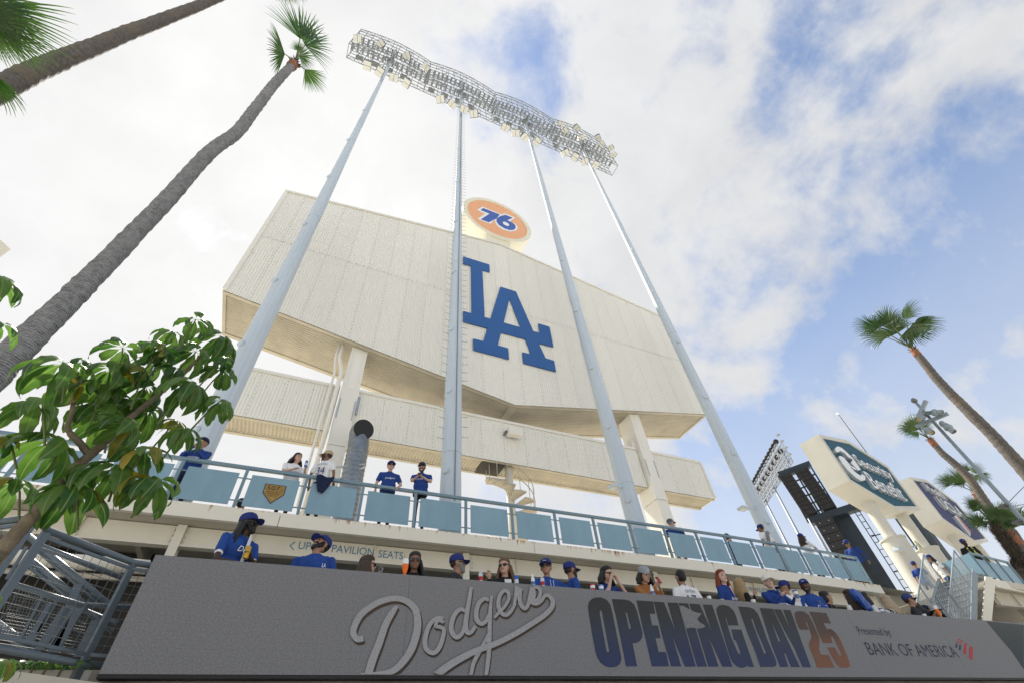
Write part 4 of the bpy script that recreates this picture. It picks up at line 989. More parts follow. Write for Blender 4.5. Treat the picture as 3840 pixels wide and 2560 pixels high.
for (x, y), (x2, y2), lb in (((1690,755), (1960,480), 'upper guy cable from the floodlight pole clamp'), ((1790,770), (1960,735), 'lower guy cable from the floodlight pole clamp')):
    a = onH(*c6(x, y), HP); b = onH(*c6(x2+160, y2-(160 if y2 < 600 else 20)), HP+2); g = MB(); g.tube([a, b], .012, 5); tag(g.build('guy_cable', M_HOUS, None), lb, 'cable')
# ================================================================ right wing deck and its stair
wg = thing('wing_deck', (27, 11, 0), 'cream steel landing deck at the top of the grey stair', 'deck')
WX0, WX1, WY0, WY1 = 25.6, 36.0, 9.62, 14.0
g = MB(); g.box((WX0+.1, WY0+.1, 6.40), (WX1, WY1, 6.652)); g.build('slab', M_CREAMD, wg)
g = MB(); g.box((24.3, 10.96, 6.40), (WX0+.098, WY1, 6.652)); g.build('landing_slab', M_CREAMD, wg)
g = MB(); g.add([(WX0+.2,WY0,6.33),(WX1,WY0+.75,6.33),(WX1,WY0+.85,6.33),(WX0+.2,WY0+.1,6.33),(WX0+.2,WY0,6.66),(WX1,WY0+.75,6.66),(WX1,WY0+.85,6.66),(WX0+.2,WY0+.1,6.66)], [(0,3,2,1),(4,5,6,7),(0,1,5,4),(1,2,6,5),(2,3,7,6),(3,0,4,7)]); g.build('fascia_plate', M_CREAM, wg)
g = MB(); g.box((WX0+.02, WY0+.12, 6.05), (WX0+.05, WY1, 6.64)); g.build('edge_girder', M_CREAM, wg)
g = MB(); g.box((WX0+.5, WY0+.5, 5.85), (WX1, WY0+.53, 6.395)); g.box((WX0+.5, WY0+.4, 5.82), (WX1, WY0+.63, 5.85)); g.build('girder', M_CREAMD, wg)
for i in range(4):
    g = MB(); g.box((WX0+.6+i*1.6, WY0+.42, 5.851), (WX0+.62+i*1.6, WY0+.498, 6.39)); g.build('stiffener', M_CREAM, wg)
g = MB(); g.box((29.4, 10.6, 0), (29.7, 10.9, 6.39)); g.build('post', M_CREAM, wg)
g = MB(); g.box((26.0, 13.4, 3.0), (36, 13.6, 6.39)); g.build('shade_panel', M_DARK, wg)  # dark sheet standing for the shaded opening under the landing
wr = thing('wing_guardrail', (27, WY0, 6.66), 'blue panelled guardrail on the landing below the vested guard', 'railing')
wy = lambda x: WY0+.04+(x-WX0-.2)*.0735
pxs = [25.84, 26.95, 28.05, 29.15]
g = MB(); g.bar((pxs[0]-.05, wy(pxs[0]), 7.65), (pxs[-1]+.05, wy(pxs[-1]), 7.65), .09, .07); g.build('top_rail', M_RAIL, wr)
for x in pxs:
    g = MB(); g.box((x-.04, wy(x)-.035, 6.6), (x+.04, wy(x)+.035, 7.612)); g.build('post', M_RAIL, wr)
for a, b in zip(pxs, pxs[1:]):
    g = MB(); g.prism([(a+.07, wy(a), 6.74), (b-.07, wy(b), 6.74), (b-.07, wy(b), 7.46), (a+.07, wy(a), 7.46)], (0,.015,0)); g.build('panel', M_PANEL, wr)
g = MB(); g.prism([(25.78, WY0+.05, 6.70), (25.78, WY0+.05, 7.66), (25.78, 10.9, 7.66), (25.78, 10.9, 6.70)], (.03,0,0)); g.build('side_panel', M_PANEL, wr)
# the stair itself: rises along the facade
st = thing('grey_stair', (22, 10, ZF), 'grey steel stair with wire mesh guards climbing to the landing', 'stair')
M_STG = mat('stair_grey_paint', (.235,.28,.31), .42, .1, .08, 4)
SL = .695; xz = lambda x, off=0.0: 6.58+(x-24.25)*SL+off     # stringer line
y0s, y1s = 9.5, 10.9
x0s = 24.25-(6.58-3.05)/SL
ntr = 19
for i in range(ntr):
    x = x0s+(25.6-x0s)*i/ntr; z = min(6.60, xz(x)+.1)
    g = MB(); g.box((x, y0s+.04, z), (x+.30, y1s-.04, z+.035)); g.build('tread', M_STG, st)
    g = MB(); g.box((x+.28, y0s+.04, z+.04), (x+.288, y1s-.04, z+.17)); g.build('riser', mat('stair_riser_mesh', (.12,.135,.14), .5, .2, .2, 30), st)
for y in (y0s-.03, y1s):
    g = MB(); g.prism([(x0s-.1, y, xz(x0s)-.2), (24.6, y, xz(24.6)-.2), (24.6, y, xz(24.6)+.06), (x0s-.1, y, xz(x0s)+.06)], (0,.03,0)); g.build('stringer', M_STG, st)
g = MB(); g.prism([(22.2, 9.40, xz(22.2)-.62), (25.3, 9.40, xz(25.3)-.95), (25.3, 9.40, 6.60), (24.95, 9.40, 6.60), (22.2, 9.40, xz(22.2)-.30)], (0,.04,0)); g.build('outer_stringer', M_CREAM, st)
def guard(xa, xb, za, zb3, hgt, y, nper, mesh=True):
    """sloped guard: top rail, bottom rail, uprights, woven wire"""
    T = lambda x: za+(zb3-za)*(x-xa)/(xb-xa)
    g = MB(); g.tube([(xa, y, T(xa)), (xb, y, T(xb))], .03, 10); g.smooth = True; g.build('hand_rail', M_STG, st)
    g = MB(); g.tube([(xa, y, T(xa)-hgt), (xb, y, T(xb)-hgt)], .026, 8); g.smooth = True; g.build('bottom_rail', M_STG, st)
    for i in range(nper+1):
        x = xa+(xb-xa)*i/nper; g = MB(); g.bar((x, y, T(x)), (x, y, T(x)-hgt), .045); g.build('upright', M_STG, st)
    if mesh:
        g = MB(); n = int((xb-xa)/.06)
        for i in range(1, n): x = xa+(xb-xa)*i/n; g.bar((x, y, T(x)), (x, y, T(x)-hgt), .006)
        k = int(hgt/.06)
        for j in range(1, k): g.bar((xa, y+.004, T(xa)-hgt*j/k), (xb, y+.004, T(xb)-hgt*j/k), .006)
        g.build('wire_mesh', M_GALV, st, kind='stuff')
guard(20.0, 24.22, 7.52-.692*4.17, 7.52+.03, .93, 9.47, 5)
guard(20.2, 25.1, 7.62-.692*4.5, 7.62+.4, .95, 10.93, 5)
guard(19.3, 21.2, 5.1, 6.2, .95, 9.3, 2)
# ================================================================ left terrace guard, stair behind it, curb
M_WIRE = mat('wire_dark', (.13,.14,.14), .5, .3, .1, 6)
M_STL = mat('guard_grey_paint', (.105,.135,.16), .38, .1, .07, 4, spec=.5)
k4 = .4209
ql = lambda x, y: (x*k4, 1900+y*k4)
ZG = 4.11                                             # top of guard
def gz(x, y, z=ZG): return onZ(*ql(x, y), z)
gd = thing('terrace_guard', (-2.3, 6.6, ZF), 'grey tubular guard with woven wire infill at the end of the ribbon screen', 'railing')
A_ = gz(325,85); B_ = gz(425,205); C_ = gz(1195,495); D_ = gz(1345,518); L_ = gz(-420,190)
def tube_part(par, name, pts, r, m=None, n=12):
    g = MB(); g.tube(pts, r, n); g.smooth = True; return g.build(name, m or M_STL, par)
down = lambda p, h: Vector((p.x, p.y, p.z-h))
tube_part(gd, 'top_rail', [L_, A_], .036); tube_part(gd, 'top_rail', [A_, B_, C_, D_+(D_-C_)*1.5], .036)
for p in (A_, B_, C_):
    g = MB(); g.bar(p, down(p, 1.62), .05, .075, (C_-B_).normalized()); g.build('post', M_STL, gd)
tube_part(gd, 'bottom_rail', [down(L_, 1.06), down(A_, 1.06)], .034); tube_part(gd, 'bottom_rail', [down(B_, 1.06), down(C_, 1.06), down(D_, 1.06)], .034)
for a, b in ((B_, C_), (C_, D_+(D_-C_)*1.5), (L_, A_)):
    for h in (.07, .97):
        g = MB(); g.bar(down(a, h), down(b, h), .03); g.build('frame_bar', M_STL, gd)
    d = (b-a); n = max(2, int(d.length/.095)); g = MB()
    for i in range(1, n):
        p = a+d*i/n; w_ = .004*(1 if i % 2 else -1)
        g.tube([down(p, .08), down(p, .3)+Vector((w_,w_,0)), down(p, .5)-Vector((w_,w_,0)), down(p, .75)+Vector((w_,w_,0)), down(p, .97)], .0032, 4, cap=False)
    g.build('vertical_wires', M_WIRE, gd, kind='stuff')
    g = MB()
    for j in range(1, 10): h = .08+.89*j/10; g.tube([down(a, h), down(b, h)], .0032, 4, cap=False)
    g.build('level_wires', M_WIRE, gd, kind='stuff')
# inner guard and sloped hand rails of the stair going down behind
sg_ = thing('rear_stair', (-2.6, 8.3, ZF), 'grey stair rails and pickets behind the woven wire guard', 'stair')
def onYl(x, y, Y): return onY(*ql(x, y), Y)
tube_part(sg_, 'hand_rail', [onYl(360,345,7.9), onYl(1085,625,8.6)], .035)
tube_part(sg_, 'hand_rail', [onYl(130,690,7.2), onYl(715,870,7.6), onYl(1165,885,8.1)], .03)
for (x0_, y0_), (x1_, y1_), r in (((250,255),(960,865),.04), ((345,395),(880,860),.02), ((290,480),(740,850),.034), ((255,520),(1000,1110),.026), ((-20,1050),(330,1330),.05), ((-20,1010),(250,1215),.02), ((740,915),(1040,1035),.03), ((720,730),(860,850),.018)):
    tube_part(sg_, 'sloped_rail', [onYl(x0_, y0_, 8.4), onYl(x1_, y1_, 8.2)], r)
for (x0_, y0_), (x1_, y1_), w_ in (((700,690),(480,1250),.09), ((720,885),(470,1290),.10), ((600,890),(350,1270),.10), ((470,850),(260,1200),.09), ((850,1010),(690,1330),.08), ((520,790),(330,1130),.02), ((240,350),(60,640),.03), ((380,790),(180,1180),.03)):
    g = MB(); g.bar(onYl(x0_, y0_, 7.9), onYl(x1_, y1_, 7.9), w_, .03, (0,1,0)); g.build('picket', M_STL, sg_)
g = MB()
for i in range(26):
    a = onYl(60+i*30, 720-i*2+i*i*.25, 8.05); b = onYl(-80+i*30, 1180, 8.05); g.tube([a, b], .0035, 4, cap=False)
for j in range(16):
    a = onYl(120-j*9, 760+j*30, 8.06); b = onYl(800-j*6, 900+j*28, 8.06); g.tube([a, b], .0035, 4, cap=False)
g.build('wire_mesh', M_WIRE, sg_, kind='stuff')
# cream pipe behind and slab edge below
p = onYl(480,470,9.6); q = onYl(1130,520,9.6)
g = MB(); g.tube([p-(q-p)*.8, q+(q-p)*.3], .11, 14); g.smooth = True; tag(g.build('vent_pipe', M_CREAM), 'thick cream pipe in the shade behind the wire guard', 'pipe')
z_ = 2.82; a = onZ(*ql(130,1458), z_); b = onZ(*ql(880,1562), z_); d = (b-a).normalized(); nrm = Vector((d.y, -d.x, 0))
cb = thing('slab_edge', (a.x, a.y, 0), 'cream concrete edge below the woven wire guard', 'curb')
g = MB(); g.prism([a-d*3, b+d*.3, b+d*.3-Vector((0,0,2.82)), a-d*3-Vector((0,0,2.82))], -nrm*.25 if nrm.y < 0 else nrm*.25); g.build('edge', M_CREAMD, cb)
# left hexagon sign corner far off the frame edge
t_ = thing('cream_sign_box', (-14, 16, 0), 'cream corner of a sign box beyond the bent palm trunk', 'sign')
DD = 1/.6125
cpt = onH(25*DD, 573*DD, 20); up_ = onH(-2*DD, 520*DD, 20); lo_ = onH(-2*DD, 594*DD, 20)
ux = Vector((1,.15,0)).normalized()
g = MB(); w_ = 7.0; zt2 = cpt.z+2.4
g.prism([cpt, cpt-Vector((0,0,2.6)), cpt-ux*w_/2-Vector((0,0,3.4)), cpt-ux*w_-Vector((0,0,2.6)), cpt-ux*w_, cpt-ux*w_/2+Vector((0,0,2.2))], (-1.2,.4,0)); g.build('shell', M_CREAM, t_)
g = MB(); pc = cpt-ux*w_*.5; g.tube([(pc.x, pc.y+.6, 0), (pc.x, pc.y+.6, cpt.z-3)], .3, 16); g.build('post', M_CREAM, t_)

# ================================================================ foliage materials
def leafmat(name, c0, c1, trans=.35, rib=None, rough=.35):
    m = bpy.data.materials.new(name); m.use_nodes = True; t = m.node_tree; b = t.nodes['Principled BSDF']; o = t.nodes['Material Output']
    tcn = t.nodes.new('ShaderNodeTexCoord'); n = t.nodes.new('ShaderNodeTexNoise'); n.inputs['Scale'].default_value = 4; n.inputs['Detail'].default_value = 5
    oi = t.nodes.new('ShaderNodeObjectInfo')
    t.links.new(tcn.outputs['Object'], n.inputs[0])
    ad = t.nodes.new('ShaderNodeMath'); ad.operation = 'MULTIPLY_ADD'; t.links.new(oi.outputs['Random'], ad.inputs[0]); ad.inputs[1].default_value = .5; t.links.new(n.outputs['Fac'], ad.inputs[2])
    r = t.nodes.new('ShaderNodeValToRGB'); e = r.color_ramp.elements; e[0].position = .45; e[0].color = (*c0, 1); e[1].position = 1.0; e[1].color = (*c1, 1)
    t.links.new(ad.outputs[0], r.inputs[0]); cc = r.outputs[0]
    if rib:
        sp = t.nodes.new('ShaderNodeSeparateXYZ'); t.links.new(tcn.outputs['Object'], sp.inputs[0])
        ab = t.nodes.new('ShaderNodeMath'); ab.operation = 'ABSOLUTE'; t.links.new(sp.outputs[1], ab.inputs[0])
        lt = t.nodes.new('ShaderNodeMath'); lt.operation = 'LESS_THAN'; lt.inputs[1].default_value = .011; t.links.new(ab.outputs[0], lt.inputs[0])
        mm = t.nodes.new('ShaderNodeMix'); mm.data_type = 'RGBA'; t.links.new(lt.outputs[0], mm.inputs['Factor']); t.links.new(cc, mm.inputs['A']); mm.inputs['B'].default_value = (*rib, 1)
        # yellowing rims
        gt = t.nodes.new('ShaderNodeMapRange'); gt.inputs['From Min'].default_value = .105; gt.inputs['From Max'].default_value = .16; t.links.new(ab.outputs[0], gt.inputs[0])
        m2 = t.nodes.new('ShaderNodeMix'); m2.data_type = 'RGBA'; t.links.new(gt.outputs[0], m2.inputs['Factor']); t.links.new(mm.outputs['Result'], m2.inputs['A']); m2.inputs['B'].default_value = (.16,.17,.03,1); cc = m2.outputs['Result']
    t.links.new(cc, b.inputs['Base Color']); b.inputs['Roughness'].default_value = rough; b.inputs['Specular IOR Level'].default_value = .4
    tr = t.nodes.new('ShaderNodeBsdfTranslucent'); hs = t.nodes.new('ShaderNodeHueSaturation'); hs.inputs['Saturation'].default_value = 1.15; hs.inputs['Value'].default_value = 1.6; t.links.new(cc, hs.inputs['Color']); t.links.new(hs.outputs[0], tr.inputs[0])
    mx_ = t.nodes.new('ShaderNodeMixShader'); mx_.inputs[0].default_value = trans; t.links.new(b.outputs[0], mx_.inputs[1]); t.links.new(tr.outputs[0], mx_.inputs[2]); t.links.new(mx_.outputs[0], o.inputs['Surface'])
    return m
M_FROND = leafmat('palm_frond', (.022,.055,.010), (.055,.105,.022), .35)
M_FROND2 = leafmat('palm_frond_pale', (.040,.075,.020), (.085,.13,.045), .35)
M_UMB = leafmat('umbrella_leaf', (.036,.095,.024), (.11,.20,.048), .5, rib=(.17,.24,.08), rough=.3)
M_UMBY = leafmat('umbrella_leaf_yellow', (.10,.13,.02), (.30,.22,.03), .4, rib=(.2,.2,.05))
def barkmat(name, c0, c1, c2, ring=11.0):
    m = bpy.data.materials.new(name); m.use_nodes = True; t = m.node_tree; b = t.nodes['Principled BSDF']; b.inputs['Roughness'].default_value = .9; b.inputs['Specular IOR Level'].default_value = .15
    tcn = t.nodes.new('ShaderNodeTexCoord')
    wv = t.nodes.new('ShaderNodeTexWave'); wv.bands_direction = 'Z'; wv.inputs['Scale'].default_value = ring; wv.inputs['Distortion'].default_value = 6; wv.inputs['Detail'].default_value = 4; wv.inputs['Detail Scale'].default_value = 2.5; t.links.new(tcn.outputs['Object'], wv.inputs[0])
    n = t.nodes.new('ShaderNodeTexNoise'); n.inputs['Scale'].default_value = 1.1; n.inputs['Detail'].default_value = 6; t.links.new(tcn.outputs['Object'], n.inputs[0])
    n2 = t.nodes.new('ShaderNodeTexNoise'); n2.inputs['Scale'].default_value = 14; n2.inputs['Detail'].default_value = 5; t.links.new(tcn.outputs['Object'], n2.inputs[0])
    a = t.nodes.new('ShaderNodeMath'); a.operation = 'MULTIPLY_ADD'; t.links.new(wv.outputs['Fac'], a.inputs[0]); a.inputs[1].default_value = .45; t.links.new(n2.outputs['Fac'], a.inputs[2])
    r = t.nodes.new('ShaderNodeValToRGB'); e = r.color_ramp.elements; e[0].position = .4; e[0].color = (*c0, 1); e[1].position = .95; e[1].color = (*c1, 1); t.links.new(a.outputs[0], r.inputs[0])
    r2 = t.nodes.new('ShaderNodeMapRange'); r2.inputs['From Min'].default_value = .52; r2.inputs['From Max'].default_value = .72; t.links.new(n.outputs['Fac'], r2.inputs[0])
    mm = t.nodes.new('ShaderNodeMix'); mm.data_type = 'RGBA'; t.links.new(r2.outputs[0], mm.inputs['Factor']); t.links.new(r.outputs[0], mm.inputs['A']); mm.inputs['B'].default_value = (*c2, 1)
    t.links.new(mm.outputs['Result'], b.inputs['Base Color'])
    bp = t.nodes.new('ShaderNodeBump'); bp.inputs['Strength'].default_value = .4; bp.inputs['Distance'].default_value = .015; t.links.new(a.outputs[0], bp.inputs['Height']); t.links.new(bp.outputs[0], b.inputs['Normal'])
    return m
M_BARK = barkmat('palm_bark', (.10,.10,.10), (.27,.27,.268), (.25,.248,.242))
M_BARKB = barkmat('palm_bark_brown', (.062,.055,.048), (.165,.148,.13), (.17,.135,.10), 8)
M_BOOT = mat('palm_boot', (.07,.058,.045), .95, 0, .35, 9, .5, 40)
M_SHAFT = mat('palm_crownshaft', (.25,.10,.05), .8, 0, .35, 6, .3, 30)
M_PET = mat('palm_petiole', (.10,.13,.04), .5, 0, .2, 6)

# ================================================================ palms
def trunk(par, pts, rad, m, seed=0, boots=False):
    rg = random.Random(seed)
    P_ = catmull([(*p, r) for p, r in zip(pts, rad)], 14)
    ring = []; R_ = []
    step = 0
    for i, p in enumerate(P_):
        ring.append(Vector(p[:3])); R_.append(p[3]*(1+.035*sin(i*2.3)+rg.uniform(-.03,.03)))
    g = MB(); n = 20; vs = []
    for i, c in enumerate(ring):
        d = (ring[min(i+1, len(ring)-1)]-ring[max(i-1, 0)]).normalized(); u = Vector((1,0,0)); u = (u-d*u.dot(d)).normalized(); w_ = d.cross(u)
        for j in range(n):
            a = 2*pi*j/n; r = R_[i]*(1+rg.uniform(-.018,.018)+.02*sin(3*a+i*.4)); vs.append(c+(u*cos(a)+w_*sin(a))*r)
    k = len(ring)
    g.add(vs, [(i*n+j, i*n+(j+1) % n, (i+1)*n+(j+1) % n, (i+1)*n+j) for i in range(k-1) for j in range(n)]); g.smooth = True
    g.build('trunk', m, par)
    if boots:
        g = MB()
        for i in range(2, k-1):
            c = ring[i]; d = (ring[min(i+1, k-1)]-ring[i-1]).normalized(); u = Vector((1,0,0)); u = (u-d*u.dot(d)).normalized(); w_ = d.cross(u)
            for rep in range(3):
              for j in range(9):
                a = 2*pi*(j+rg.random())/9; e = u*cos(a)+w_*sin(a); t_ = -u*sin(a)+w_*cos(a); q = c+e*R_[i]*.93+d*rg.uniform(-.2,.2); L_ = rg.uniform(.07,.16)
                g.add([q-t_*.045, q+t_*.045, q+e*L_+d*L_*rg.uniform(.1,1.1)], [(0,1,2)])
                g.add([q-t_*.03-d*.03, q+t_*.03-d*.03, q+e*L_*.8-d*.02], [(0,1,2)])
        g.build('leaf_boots', M_BOOT, par, kind='stuff')
UPV = Vector((0,0,1))
def fan(par, hub, base, tip, up, seed, m=M_FROND, droop=.5, nseg=30, spread=1.25, wind=Vector((0,0,0)), thick=.02, scale=.86):
    """palmate leaf: petiole from the crown to base, pleated fan of split segments reaching to tip"""
    rg = random.Random(seed); hub = Vector(hub); base = Vector(base); out = Vector(tip)-base; size = out.length*scale; out.normalize(); up = Vector(up)
    side = out.cross(up).normalized(); nrm = side.cross(out).normalized()
    g = MB(); g.mi = 1
    pl_ = (base-hub).length; pts = [hub.lerp(base, t)+UPV*.10*pl_*4*t*(1-t)*.35 for t in (0,.25,.5,.75,1)]
    g.tube(pts, [thick*1.5, thick*1.2, thick, thick*.85, thick*.7], 5); c = pts[-1]; g.mi = 0
    for i in range(nseg):
        f = -1+2*i/(nseg-1); a = spread*f*(1+.12*f*f)+rg.uniform(-.025,.025); d0 = out*cos(a)+side*sin(a)+nrm*(.22*(1-f*f)-.1)
        L_ = size*(1.0-.30*abs(f)**1.5)*rg.uniform(.9,1.1); wmax = 2*spread/nseg*size*.52*.5
        K = 8; pos = c.copy(); dirv = d0.normalized(); tdir = (-out*sin(a)+side*cos(a)); rowp = []
        dr = droop*rg.uniform(.7,1.4)
        for k in range(K+1):
            t = k/K
            wd = wmax*(t/.45*1.08 if t < .45 else max(.0, 1-((t-.45)/.55))**.75)*1.0+.0012*size
            rowp.append((pos-tdir*wd, pos+nrm*wd*.5, pos+tdir*wd))
            bend = max(0, t-.38)
            dirv = (dirv+Vector((0,0,-1))*dr*bend*1.0+wind*bend*1.2).normalized()
            pos = pos+dirv*L_/K
        vs = []
        for r_ in rowp: vs += list(r_)
        g.add(vs, [q for k in range(K) for q in ((3*k, 3*k+1, 3*k+4, 3*k+3), (3*k+1, 3*k+2, 3*k+5, 3*k+4))])
    return g.build('frond', [m, M_PET], par)
def crown_bits(par, top, axis, r, seed, shaft=True):
    rg = random.Random(seed); axis = Vector(axis).normalized()
    if shaft:
        g = MB(); g.lathe(top-axis*.9*r*4, [(r*1.05, 0), (r*1.12, r*1.2), (r*1.0, r*2.6), (r*.75, r*3.6)], 14, axis); g.smooth = True; g.build('crownshaft', M_SHAFT, par)
    u = Vector((1,0,0)); u = (u-axis*u.dot(axis)).normalized(); w_ = axis.cross(u); g = MB()
    for i in range(40):
        a = rg.uniform(0, 2*pi); e = u*cos(a)+w_*sin(a); q = top-axis*r*rg.uniform(-.3,1.6)+e*r*.8; t_ = axis.cross(e)
        g.add([q-t_*r*.22, q+t_*r*.22, q+e*r*rg.uniform(.4,1.0)+axis*r*rg.uniform(-.2,.9)], [(0,1,2)])
    g.build('dry_stubs', M_BOOT, par, kind='stuff')
UPV = Vector((0,0,1))
def hubdir(pt, hubS, h, back=0.0):
    """direction from crown hub to the spot seen at photo pixel pt, at about the hub's distance"""
    return onH(*pt, h+back)-hubS
# -- palm beside the camera, whole crown in view
HL = 6.2
cl = [(-60*DD,900*DD),(0,840*DD),(100*DD,746*DD),(200*DD,648*DD),(300*DD,546*DD),(400*DD,441*DD),(480*DD,352*DD),(545*DD,303*DD),(590*DD,245*DD),(635*DD,188*DD),(672*DD,150*DD)]
pts = [onH(*p, HL) for p in cl]; b0 = Vector((pts[0].x, pts[0].y, 0)); pts = [b0, (b0*2+pts[0])/3+Vector((0,0,.2))]+pts
rad = [.19,.17,.155,.15,.138,.130,.126,.124,.123,.123,.122,.118,.11]
pm = thing('fan_palm', b0, 'tall grey trunked fan palm bending beside the scoreboard with small crown', 'palm tree')
trunk(pm, pts, rad, M_BARK, 3)
hub = pts[-1]+(pts[-1]-pts[-2]).normalized()*.25
crown_bits(pm, hub, pts[-1]-pts[-2], .125, 5)
z1c = lambda x, y: (x*.5484, y*.5484)
for i, (p, q) in enumerate([((2050,265),(2062,75)), ((2085,312),(2195,235)), ((2045,385),(2145,410)), ((1948,372),(1768,305)), ((2085,475),(2235,655)), ((2045,350),(2005,270))]):
    dh = (.25, -.2, .3, -.15, .2, .1)[i]; view = (hub-CAM).normalized()
    fan(pm, hub, onH(*z1c(*p), HL+dh*.3), onH(*z1c(*q), HL+dh*.5), (-view+Vector((.12,-.1,0))).normalized(), 20+i, M_FROND, .35, 28, .8 if i != 3 else .95, scale=.9)
# -- second leaning trunk crossing the top-left corner, its crown out of the picture
H2 = 8.0
cl = [(-120*DD,252*DD),(0,203*DD),(100*DD,155*DD),(200*DD,115*DD),(300*DD,74*DD),(400*DD,36*DD),(480*DD,4*DD),(560*DD,-30*DD),(640*DD,-66*DD)]
pts = [onH(*p, H2) for p in cl]; b0 = Vector((pts[0].x, pts[0].y, 0)); pts = [b0]+pts
pm = thing('fan_palm', b0, 'brown ringed palm trunk standing beyond the bent palm', 'palm tree')
trunk(pm, pts, [.22,.20,.178,.166,.155,.146,.137,.128,.12,.115], M_BARKB, 9)
hub = pts[-1]; crown_bits(pm, hub, (0,0,1), .15, 6)
for i in range(9):
    a = 2*pi*i/9; e = Vector((cos(a), sin(a), .5+.3*(i % 2))); fan(pm, hub, hub+e*.6, hub+e*1.4, UPV, 60+i, M_FROND, .5, 30)
# -- palm left of the frame whose fronds reach in at the top-left corner
H3 = 6.0; hub = onH(-150, 70, H3)
pm = thing('fan_palm', (hub.x, hub.y, 0), 'palm with broad green fronds beside the ringed brown trunk', 'palm tree')
trunk(pm, [(hub.x, hub.y, 0), (hub.x, hub.y, hub.z*.4), (hub.x, hub.y, hub.z*.75), (hub.x, hub.y, hub.z)], [.24,.2,.17,.15], M_BARKB, 19); crown_bits(pm, hub, (0,0,1), .15, 7)
for i, (p, q) in enumerate([((-60,10),(235,50)), ((-40,90),(205,205)), ((-120,-20),(120,-40)), ((-90,110),(60,240)), ((-60,60),(150,110))]):
    view = (hub-CAM).normalized()
    fan(pm, hub, onH(*p, H3+.1*i), onH(*q, H3+.12*i), (-view*.8+UPV*.5).normalized(), 80+i, M_FROND, .45, 40, 1.2, wind=Vector((.3,-.1,0)))
for i in range(5):
    a = pi*.6+i*.5; e = Vector((cos(a), sin(a), .4)); fan(pm, hub, hub+e*.6, hub+e*1.5, UPV, 95+i, M_FROND, .5, 30)
# -- palms on the right, blown by the wind
WIND = Vector((.75,-.12,-.25))
def rpalm(lbl, h, cl, rad, m, fr, seed, boots=False, shaft=True, sz=1.0, pale=M_FROND2):
    pts = [onH(*p, h) for p in cl]; last = pts[-1]; b0 = Vector((pts[0].x, pts[0].y, 0)); pts = [b0]+pts if pts[0].z > 1 else pts
    if len(rad) < len(pts): rad = [rad[0]*1.08]+rad
    pm = thing('fan_palm', b0, lbl, 'palm tree'); trunk(pm, pts, rad, m, seed, boots)
    hub = last+(pts[-1]-pts[-2]).normalized()*rad[-1]*1.5; crown_bits(pm, hub, pts[-1]-pts[-2], rad[-1]*1.02, seed, shaft)
    for i, (p, q) in enumerate(fr):
        dh = random.uniform(-.5,.4); view = (hub-CAM).normalized()
        fan(pm, hub, onH(*p, h+dh*.6), onH(*q, h+dh), (-view*.6+UPV*.7).normalized(), seed*10+i, pale if i % 2 else M_FROND, .30, 30, 1.2, wind=WIND*.5, thick=.03, scale=1.25)
    return pm
rpalm('windblown fan palm with a brown shaft high above the can floodlights', 30, [(4060,2010),(3840,1762),(3730,1640),(3618,1528),(3561,1471),(3507,1412),(3454,1345),(3431,1318)], [.30,.27,.25,.235,.22,.21,.19,.17], M_BARKB,
      [(c7(400,345),c7(205,275)),(c7(480,430),c7(245,405)),(c7(515,290),c7(400,175)),(c7(590,390),c7(470,260)),(c7(675,250),c7(735,80)),(c7(735,300),c7(985,375)),(c7(690,350),c7(880,455)),(c7(560,340),c7(640,200)),(c7(770,270),c7(930,240))], 31)
rpalm('slim fan palm whose crown sits behind the can floodlights', 40, [(3960,2240),(3840,2062),(3794,1993),(3702,1889),(3646,1807),(3595,1751),(3536,1700),(3495,1655)], [.27,.25,.25,.24,.23,.22,.20,.18], M_BARKB,
      [(c7(745,1330),c7(590,1305)),(c7(800,1330),c7(680,1210)),(c7(800,1370),c7(670,1385)),(c7(840,1340),c7(910,1240)),(c7(790,1320),c7(740,1200))], 37)
rpalm('fan palm with an orange shaft crossing behind the slim palm trunk', 44, [(3900,2230),(3799,2060),(3740,1960),(3690,1895),(3665,1858)], [.27,.25,.24,.23,.2], M_BARKB,
      [(c6(905,435),c6(675,330)),(c6(1085,430),c6(880,225)),(c6(1110,265),c6(1030,135)),(c6(1255,290),c6(1275,140)),(c6(1080,430),c6(900,440)),(c6(1290,290),c6(1410,420)),(c6(1110,300),c6(1180,420))], 41)
rpalm('shaggy fan palm with leaf boots leaning over the landing rail', 33, [(3870,2190),(3825,2098),(3780,2035),(3735,1978)], [.27,.26,.25,.23], M_BOOT,
      [(c6(1350,1025),c6(1050,890)),(c6(1560,930),c6(1320,785)),(c6(1260,770),c6(1110,645)),(c6(1640,1020),c6(1450,820)),(c6(1300,830),c6(1170,700)),(c6(1650,960),c6(1560,740)),(c6(1420,1030),c6(1200,1040)),(c6(1690,900),c6(1680,700))], 43, boots=True, shaft=False, pale=M_FROND)
rpalm('stocky fan palm with a rusty shaft behind the shaggy palm', 36, [(3920,2170),(3870,2110),(3820,2045),(3797,2015)], [.28,.27,.26,.24], M_BARKB,
      [(c6(1720,1080),c6(1430,930)),(c6(1780,1090),c6(1600,880)),(c6(1700,1110),c6(1480,1060)),(c6(1850,1000),c6(1800,760)),(c6(1900,1050),c6(1960,800))], 47, pale=M_FROND)

